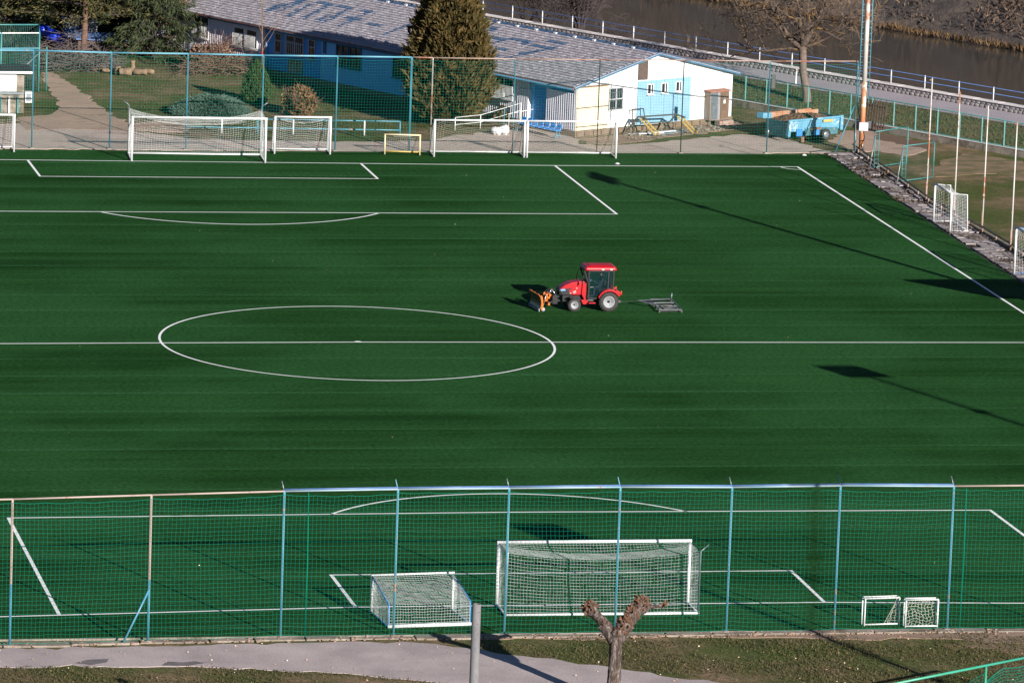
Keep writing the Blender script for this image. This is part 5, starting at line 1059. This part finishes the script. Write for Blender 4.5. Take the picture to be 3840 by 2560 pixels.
# unseen shelter added right of the picture, canopy shaped to shadow the touchline
ps = thing('shadow_shelter', 'unseen shelter shaped to cast a shadow over the touchline, right of the picture', 'shelter', (35.6, 3.4, 0))
ps.location = (40.4, 4.5, 0)
MB().add([(-4.6, .2, 4.0), (-2.2, -2.2, 3.55), (2.6, -2.4, 3.3), (2.6, 1.6, 3.3), (-1.9, .5, 3.9), (-4.6, .2, 4.1), (-2.2, -2.2, 3.65), (2.6, -2.4, 3.4), (2.6, 1.6, 3.4), (-1.9, .5, 4.0)], [(4, 3, 2, 1, 0), (5, 6, 7, 8, 9), (0, 1, 6, 5), (1, 2, 7, 6), (2, 3, 8, 7), (3, 4, 9, 8), (4, 0, 5, 9)]).build('canopy', 'galvanised', ps)
ps.scale = (1.25, 1.5, 1.0)
for x, y in ((-1.6, -1.7), (2.4, -2.1), (-1.6, .3), (2.4, 1.3)): MB().tube((x, y, 0), (x, y, 3.4), .05).build('post', 'galvanised', ps)
MB().box((2.5, -.4, 1.7), (.06, 3.4, 3.2)).build('rear_panel', 'wall_grey', ps)
# ------------------------------------------------------------------ right side: net poles, rail, frames, promenade fence
for k, (x, y) in enumerate(((38.05, 40.36), (38.21, 35.3), (38.40, 30.4), (38.40, 24.9), (38.4, 19.4))):
    q = thing('net_pole', ('rusty white net pole nearest to the mesh gates', 'net pole right behind the small white goal', 'third net pole counted from the mesh gates', 'net pole next to the goal at the right edge', 'net pole hidden at the right edge beside the goal')[k], 'pole', (x, y, 0), 0, 'net poles along the right side')
    MB().tube((0, 0, 0), (0, 0, 1.1), .055, n=8).build('sleeve', 'rusty_steel', q); MB().path([(0.02, 0, .1), (.02, 0, 3.5), (.03, 0, 6.72)], [.042, .04, .034], 8).build('pole', 'rusty_pole', q); MB().tube((-.03, -.05, 6.6), (-.13, -.08, 6.62), .03).build('pulley', 'rusty_steel', q); MB().box((.0, -.05, 2.0), (.1, .08, .12)).build('cleat', 'rusty_steel', q)
lr = thing('low_rail', 'low dark pipe rail with kerb along the slabs on the right', 'rail'); LP = [(38.45, 57.9), (38.22, 47.2), (38.0, 39.2), (38.35, 30.5), (38.5, 24.9), (38.55, 8)]
for a, b_ in zip(LP[:-1], LP[1:]): MB().tube((*a, .34), (*b_, .34), .05, n=8).build('rail', 'dark_steel', lr); MB().bar((a[0] + .12, a[1], .05), (b_[0] + .12, b_[1], .05), .14, .16).build('kerb_stone', 'concrete', lr)
for i in range(20): y = 56.5 - i * 2.4; x = np.interp(y, [p[1] for p in LP][::-1], [p[0] for p in LP][::-1]); MB().tube((x, y, 0), (x, y, .34), .04).build('post', 'rusty_steel', lr)
def gate(label, a, b_, H, seed):
    q = thing('mesh_gate', label, 'gate', (0, 0, 0), 0, 'mesh gates beside the slabs'); A, B = Vector((*a, 0)), Vector((*b_, 0)); z = Vector((0, 0, 1))
    for p0, p1 in ((A + z * .12, A + z * H), (B + z * .12, B + z * H), (A + z * .12, B + z * .12), (A + z * H, B + z * H)): MB().tube(p0, p1, .03, n=6).build('gate_frame', 'teal_steel', q)
    net(lambda u, v: tuple(A.lerp(B, u) + z * (.12 + v * (H - .12))), 26, 24, .0018, 6, 6, 3).build('mesh', 'dark_net', q, kind='stuff')
    C_ = A + (A - B).normalized() * .45 + Vector((-.1, -.5, 0)); MB().tube(A + z * H * .95, C_, .03).build('gate_strut', 'galvanised', q); MB().tube(A + (B - A) * .12 + z * .1, A + (B - A) * .12 + z * H, .02).build('ladder_side', 'teal_steel', q)
    for k in range(7): MB().tube(A + z * (.3 + k * .25), A + (B - A) * .12 + z * (.3 + k * .25), .012, n=5).build('ladder_rung', 'teal_steel', q)
gate('open teal mesh gate next to the floodlight pole base', (37.93, 51.11), (40.3, 52.9), 2.12, 1)
gate('second open teal mesh gate, nearer the net poles', (38.25, 46.32), (40.45, 47.8), 2.06, 2)
pf = thing('promenade_fence', 'teal mesh fence on a low concrete wall below the promenade', 'fence')
MB().add([RV(70.45, -62, -.1), RV(70.75, -62, -.1), RV(70.75, -8, -.1), RV(70.45, -8, -.1), RV(70.45, -62, .38), RV(70.75, -62, .38), RV(70.75, -8, .38), RV(70.45, -8, .38)], [(0, 1, 2, 3), (7, 6, 5, 4), (0, 4, 5, 1), (1, 5, 6, 2), (2, 6, 7, 3), (3, 7, 4, 0)]).build('base_wall', 'concrete', pf)
MB().bar(RV(70.6, -62, .40), RV(70.6, -8, .40), .36, .05).build('wall_cap', 'coping', pf)
tt = -12.0; i = 0
while tt > -62:
    MB().bar(RV(70.5, tt, 0), RV(70.5, tt, 1.92), .07).build('post', 'teal_steel', pf)
    net(lambda u, v, tt=tt: RV(70.5, tt - u * 1.7, .42 + v * 1.45), 14, 12, .003, 4, 4, 3).build('mesh', 'dark_net', pf, kind='stuff'); tt -= 1.7
for z in (1.9, .45): MB().tube(RV(70.5, -11.8, z), RV(70.5, -62, z), .03, n=6).build('rail', 'teal_steel', pf)
pg = thing('slatted_gate', 'rusty brown slatted gate leaning on the promenade fence', 'gate')
t0 = (42.97, 66.70)[0] * .544 - (42.97, 66.70)[1] * .839
for k in range(8): MB().bar(RV(70.15, t0 + k * .2, .1), RV(70.35, t0 + k * .2, 1.75), .08, .03).build('slat', 'dark_wood', pg)
for z, o_ in ((.3, .02), (1.45, .17)): MB().bar(RV(70.2 + o_, t0 - .1, z), RV(70.2 + o_, t0 + 1.5, z), .07).build('slat_rail', 'dark_wood', pg)
bx = thing('hanging_box', 'dark slim box hanging on the corner fence post', 'box', (33.3, 56.8, 0)); MB().box((.05, 0, 4.05), (.26, .16, .8)).build('box_body', 'dark_steel', bx, .03); MB().bar((-.15, -.06, 4.3), (.05, -.06, 4.3), .03).build('hook', 'galvanised', bx)
# ------------------------------------------------------------------ foreground: pollarded tree, post, small net corner
po = thing('pollarded_tree', 'pollarded tree with two knobbly arms in the foreground', 'tree', (-2.42, -68.0, 0)); rg = random.Random(6)
def knobby(mb, pts, rad, n=14, amp=.10):
    P2 = []; R2 = []
    for i in range(len(pts) - 1):
        for s in range(6): P2.append(v3(pts[i], pts[i + 1], s / 6)); R2.append(lerp(rad[i], rad[i + 1], s / 6))
    P2.append(Vector(pts[-1])); R2.append(rad[-1]); k0 = len(mb.v); mb.path(P2, R2, n, True)
    for k in range(k0, len(mb.v)):
        i = (k - k0) // n; c_ = P2[i]; v = Vector(mb.v[k]); a = (k - k0) % n
        mb.v[k] = tuple(c_ + (v - c_) * (1 + amp * (math.sin(a * 2.1 + i * .35) * .6 + rg.uniform(-.7, .7))))
m, t, b = _new('pollard_bark'); MATS['pollard_bark'] = m
n_a = noise(t, 3.0, 5, .7, stretch=(3.0, 3.0, .55)); n_b = noise(t, 14, 5, .7, stretch=(2, 2, .6))
c = ramp(t, n_a, [(.38, (.024, .017, .015)), (.5, (.078, .057, .049)), (.60, (.24, .20, .18))]); c = mix(t, ramp(t, n_b, [(.45, (0,) * 3), (.65, (.7,) * 3)]), c, (.045, .026, .02))
t.links.new(c, b.inputs['Base Color']); b.inputs['Roughness'].default_value = .95; bump(t, b, n_b, 1.0, .06)
mb = MB(); knobby(mb, [(0, 0, -.1), (-.02, 0, .8), (0, .02, 1.6), (0, 0, 2.25), (.02, .1, 2.55)], [.27, .235, .215, .215, .255], 40, .085); mb.build('trunk', 'pollard_bark', po)
limb = MB(); knobby(limb, [(-.02, .08, 2.30), (-.28, .3, 2.66), (-.45, .5, 2.95), (-.68, .72, 3.15), (-.80, .78, 3.28)], [.25, .24, .18, .16, .18], 14, .12)
knobby(limb, [(.05, .08, 2.35), (.30, .25, 2.72), (.62, .45, 3.06), (.92, .62, 3.32), (1.05, .7, 3.46)], [.27, .27, .23, .24, .23], 14, .12); knobby(limb, [(1.1, .66, 3.4), (1.45, .6, 3.38), (1.82, .55, 3.46)], [.12, .07, .055], 9, .15)
limb.build('limb', 'pollard_bark', po)
mat('cut_wood', (0.16, 0.075, 0.04), (0.075, 0.04, 0.026), 9, .9, bmp=.4); stub = MB()
for (c_, R_, n_) in (((-.80, .78, 3.30), .25, 70), ((1.0, .68, 3.45), .31, 110), ((.62, .45, 3.18), .27, 56), ((.34, .2, 2.85), .30, 70), ((.15, .0, 2.62), .22, 40), ((-.35, .36, 2.82), .18, 18), ((1.8, .55, 3.46), .07, 8)):
    for k in range(n_):
        d = Vector((rg.gauss(0, 1), rg.gauss(0, 1) - .25, rg.gauss(0, .8) + .55)).normalized(); p = Vector(c_) + d * R_ * rg.uniform(.5, .85); L_ = rg.uniform(.07, .17); stub.path([p, p + d * L_ * .6 + Vector((rg.gauss(0, .015), 0, rg.gauss(0, .015))), p + d * L_], [rg.uniform(.035, .055), .035, .022], 6, True)
for kq in (-1,):
    stub.sm = [False] * len(stub.f)
stub.build('cut_stubs', 'cut_wood', po, kind='stuff')
kn = MB()
for (c_, R_) in (((-.80, .78, 3.28), .25), ((1.02, .69, 3.40), .31), ((.66, .47, 3.12), .27), ((.34, .22, 2.78), .30), ((.10, .04, 2.52), .29), ((-.30, .32, 2.72), .22)): kn.blob(c_, R_, 14, 10, .16, rg)
kn.build('knobs', 'pollard_bark', po, kind='stuff')
gp = thing('concrete_post', 'plain grey concrete post in the foreground left of the pollarded tree', 'post', (-11.04, -86.00, 0), 0)
m, t, b = _new('post_concrete'); MATS['post_concrete'] = m; n_a = noise(t, 1.2, 5, .7); n_b = noise(t, 9, 5, .8, stretch=(1, 1, .5))
c = mix(t, ramp(t, n_b, [(.55, (0,) * 3), (.7, (.8,) * 3)]), ramp(t, n_a, [(.35, (.17, .168, .178)), (.65, (.125, .123, .132))]), (.07, .066, .07)); t.links.new(c, b.inputs['Base Color']); b.inputs['Roughness'].default_value = .9; bump(t, b, n_b, .4, .01)
GH = 7.97
MB().lathe([(.165, -.2), (.142, GH - .03), (.130, GH), (.085, GH), (.075, GH - .06), (0, GH - .06)], 24).build('post_shaft', 'post_concrete', gp)
for z, a in ((GH - .25, -1.2), (GH - .62, -1.4), (GH - .95, -1.25), (GH - 1.4, -1.7)): MB().tube((.13 * math.cos(a), .13 * math.sin(a), z), (.148 * math.cos(a), .148 * math.sin(a), z), .016, n=8).build('bolt_hole', 'dark_steel', gp)
# low netted fence corner, bottom right
nfc = thing('green_net_fence', 'green pipe and net fence corner at the bottom right', 'fence')
Q0 = Vector((5.74, -75.74, 2.60)); Q1 = Vector((11.21, -72.39, 2.60)); dq = (Q1 - Q0); Q0 = Q0 - dq * .25; Q1 = Q1 + dq * .4
MB().tube(Q0, Q1, .045, n=10).build('top_rail', 'green_rail', nfc)
PM = Vector((9.50, -73.61, 2.60)); MB().tube((PM.x, PM.y, 0), tuple(PM), .04, n=8).build('post', 'green_rail', nfc)
e_ = (Q1 - PM).normalized(); B0 = PM + Vector((-.25, -.3, 0))
MB().tube((Q0.x, Q0.y, 0), tuple(Q0), .04, n=8).build('post', 'green_rail', nfc); MB().tube((Q1.x, Q1.y, 0), tuple(Q1), .04, n=8).build('post', 'green_rail', nfc)
LQ = (Q1 - PM).length
def NS(u, v): p = PM.lerp(Q1, u) + Vector((0, 0, -.22 - .35 * (1 - min(1, u * 5)) * (1 - v) ** 3 + .05 * math.sin(u * 12))); p.z = p.z * (1 - v); return p
net(NS, 40, 22, .008, 60, 18, 3, .016, .02).build('net', 'teal_net', nfc, kind='stuff')
PL = Q0.lerp(PM, .45)
def NS2(u, v): p = PM.lerp(PL, u) + Vector((0, 0, -.22 - 1.5 * u ** 1.3)); p.z = p.z * (1 - v); return p
net(NS2, 22, 18, .008, 26, 18, 3, .016, .02).build('net', 'teal_net', nfc, kind='stuff')
# foreground grass blades, fallen leaves, scraps on the turf
N = 60000; P = np.column_stack([nrg.uniform(-26, 16, N), nrg.uniform(-69, -57.8, N), np.full(N, -.03)])
def inpath(x, y):
    top = np.interp(x, [-60, -23.09, -12.84, -10, -7.71, -6, -4.24, -1.38, 2.05, 6, 12], [-59.2, -58.75, -58.28, -58.15, -58.5, -59.4, -60.68, -62.48, -65.0, -68.6, -74.5]); bot = np.interp(x, [-60, -23.37, -18.72, -16, -13.5, -10.6, -8.15, -3, 4], [-62, -61.35, -61.6, -61.75, -62.45, -63.2, -64.4, -67.9, -73.2]); return (y < top + .05) & (y > bot - .02), y > top
ip, above = inpath(P[:, 0], P[:, 1]); k_ = ~ip & ~(above & (P[:, 0] < -5.5)) & ~((P[:, 1] > -58.6) & (np.sin(P[:, 0] * 1.3) + nrg.normal(0, .5, N) > -.6)); P = P[k_]
k_ = np.sin(P[:, 0] * .9 + 2) + np.sin(P[:, 1] * 1.4 + P[:, 0] * .5) + nrg.normal(0, .8, len(P)) > -.7; P = P[k_]
D = nrg.normal(0, .45, P.shape); D[:, 2] = 1; stuff(tag(leaves('lawn_grass', P, D, .11, .035, 'grass_blades'), 'short winter grass on the lawn in front of the near fence', 'grass'))
leafmat('fallen_leaf', [(0.22, 0.10, 0.05), (0.42, 0.24, 0.13), (0.60, 0.48, 0.36), (0.7, 0.68, 0.62)])
N = 340; P = np.column_stack([nrg.uniform(-26, 16, N), nrg.uniform(-66, -57.6, N), np.full(N, .03)]); D = nrg.normal(size=P.shape); D[:, 2] *= .3; stuff(tag(leaves('fallen_leaves', P, D, .07, .05, 'fallen_leaf'), 'pale fallen leaves scattered over the near lawn and path', 'leaves'))
N = 60; P = np.column_stack([nrg.uniform(-18, 34, N), nrg.uniform(-56, 50, N), np.full(N, .015)]); D = nrg.normal(size=P.shape); D[:, 2] *= .3; stuff(tag(leaves('turf_scraps', P, D, .06, .045, 'fallen_leaf'), 'tiny pale scraps and leaves scattered over the artificial turf', 'scraps'))
N = 24000; P = np.column_stack([nrg.uniform(-9, 22, N), nrg.uniform(62, 92, N), np.full(N, -.03)]); k_ = np.sin(P[:, 0] * .7) + np.sin(P[:, 1] * .8 + P[:, 0] * .4) + nrg.normal(0, .7, N) > .1; P = P[k_ & (P[:, 1] > 64 + 0 * P[:, 0]) & ~((P[:, 0] < -1.0) & (P[:, 1] < 84))]
P = P[(P[:, 0] - 23.2) * .866 + (P[:, 1] - 62.2) * .5 < -.3]; D = nrg.normal(0, .5, P.shape); D[:, 2] = 1; stuff(tag(leaves('verge_grass', P, D, .10, .04, 'grass_blades'), 'short grass on the lawn behind the far fence', 'grass'))
N = 12000; n_ = nrg.uniform(70.9, 75.6, N); t_ = nrg.uniform(-66, -8, N); z_ = np.interp(n_, [71.2, 74, 75.6], [.12, .55, .79]); P = np.column_stack([NX * n_ + .544 * t_, NY * n_ - .839 * t_, z_]); D = nrg.normal(0, .5, P.shape); D[:, 2] = 1
leafmat('bank_blade', [(0.03, 0.048, 0.012), (0.058, 0.070, 0.019), (0.095, 0.078, 0.03)]); stuff(tag(leaves('bank_grass_tufts', P, D, .15, .045, 'bank_blade'), 'rough green grass on the bank below the promenade', 'grass'))
mb = MB(); rg = random.Random(3)
for k in range(160):
    u = rg.random(); x, y = lerp(26.2, 34.3, u) + rg.gauss(0, .5), lerp(62.3, 67.4, u) + rg.gauss(0, .6); s = rg.uniform(.04, .14); mb.box((x, y, s * .3), (s * 1.6, s, s * .6), rg.uniform(0, 3), rg.uniform(-.3, .3))
stuff(tag(mb.build('rubble', 'concrete'), 'small stones and rubble along the foot of the white gable', 'rubble'))
mb = MB(); rg = random.Random(13)
for k in range(700):
    x = rg.uniform(-26, 14.5); y = np.interp(x, [-22.7, -12.6, 12.6], [-58.25, -57.85, -57.8]) + rg.gauss(0, .16); s = rg.uniform(.02, .085)
    mb.box((x, y, .0 + s * .3), (s * rg.uniform(1, 2), s, s * .6), rg.uniform(0, 3), rg.uniform(-.4, .4), rg.uniform(-.4, .4))
stuff(tag(mb.build('kerb_debris', 'bare_soil'), 'crumbled stones and soil lying along the kerb of the near fence', 'debris'))
# promenade lamp, marker post, small markers on the turf
lp = thing('street_lamp', 'slim blue lamp post on the promenade above the clubhouse ridge', 'street lamp', RV(78.3, -76.2, .8)); MB().tube((0, 0, 0), (0, 0, 6.5), .07, .045).build('lamp_pole', 'blue_steel', lp); MB().path([(0, 0, 6.4), (.3, -.2, 6.9), (1.0, -.6, 7.0)], .04, 6).build('lamp_arm', 'blue_steel', lp); MB().box((1.2, -.72, 6.96), (.6, .25, .12), -.54).build('lamp_head', 'galvanised', lp, .03)
mp = thing('marker_post', 'short white post beside the trunk of the large bare tree', 'post', (*(40.03, 78.07), 0)); MB().path([(0, 0, 0), (0, 0, 1.0), (.02, 0, 1.75)], [.05, .05, .045], 8).build('post_shaft', 'white_paint', mp); MB().lathe([(.055, 1.6), (.055, 1.72)], 8).build('post_band', 'fascia_red', mp)
for k, (u, lab) in enumerate((((23.60, 52.55), 'white marker disc on the far goal line before the barn'), ((35.13, 55.96), 'white marker disc behind the far right corner arc'))):
    o = MB().lathe([(0.05, .07), (.12, .02), (.16, .0), (.12, .015)], 14, (0, 0, .012)).build('marker_disc', 'white_paint'); o.location = (*u, 0); tag(o, lab, 'marker disc', 'marker discs on the turf')
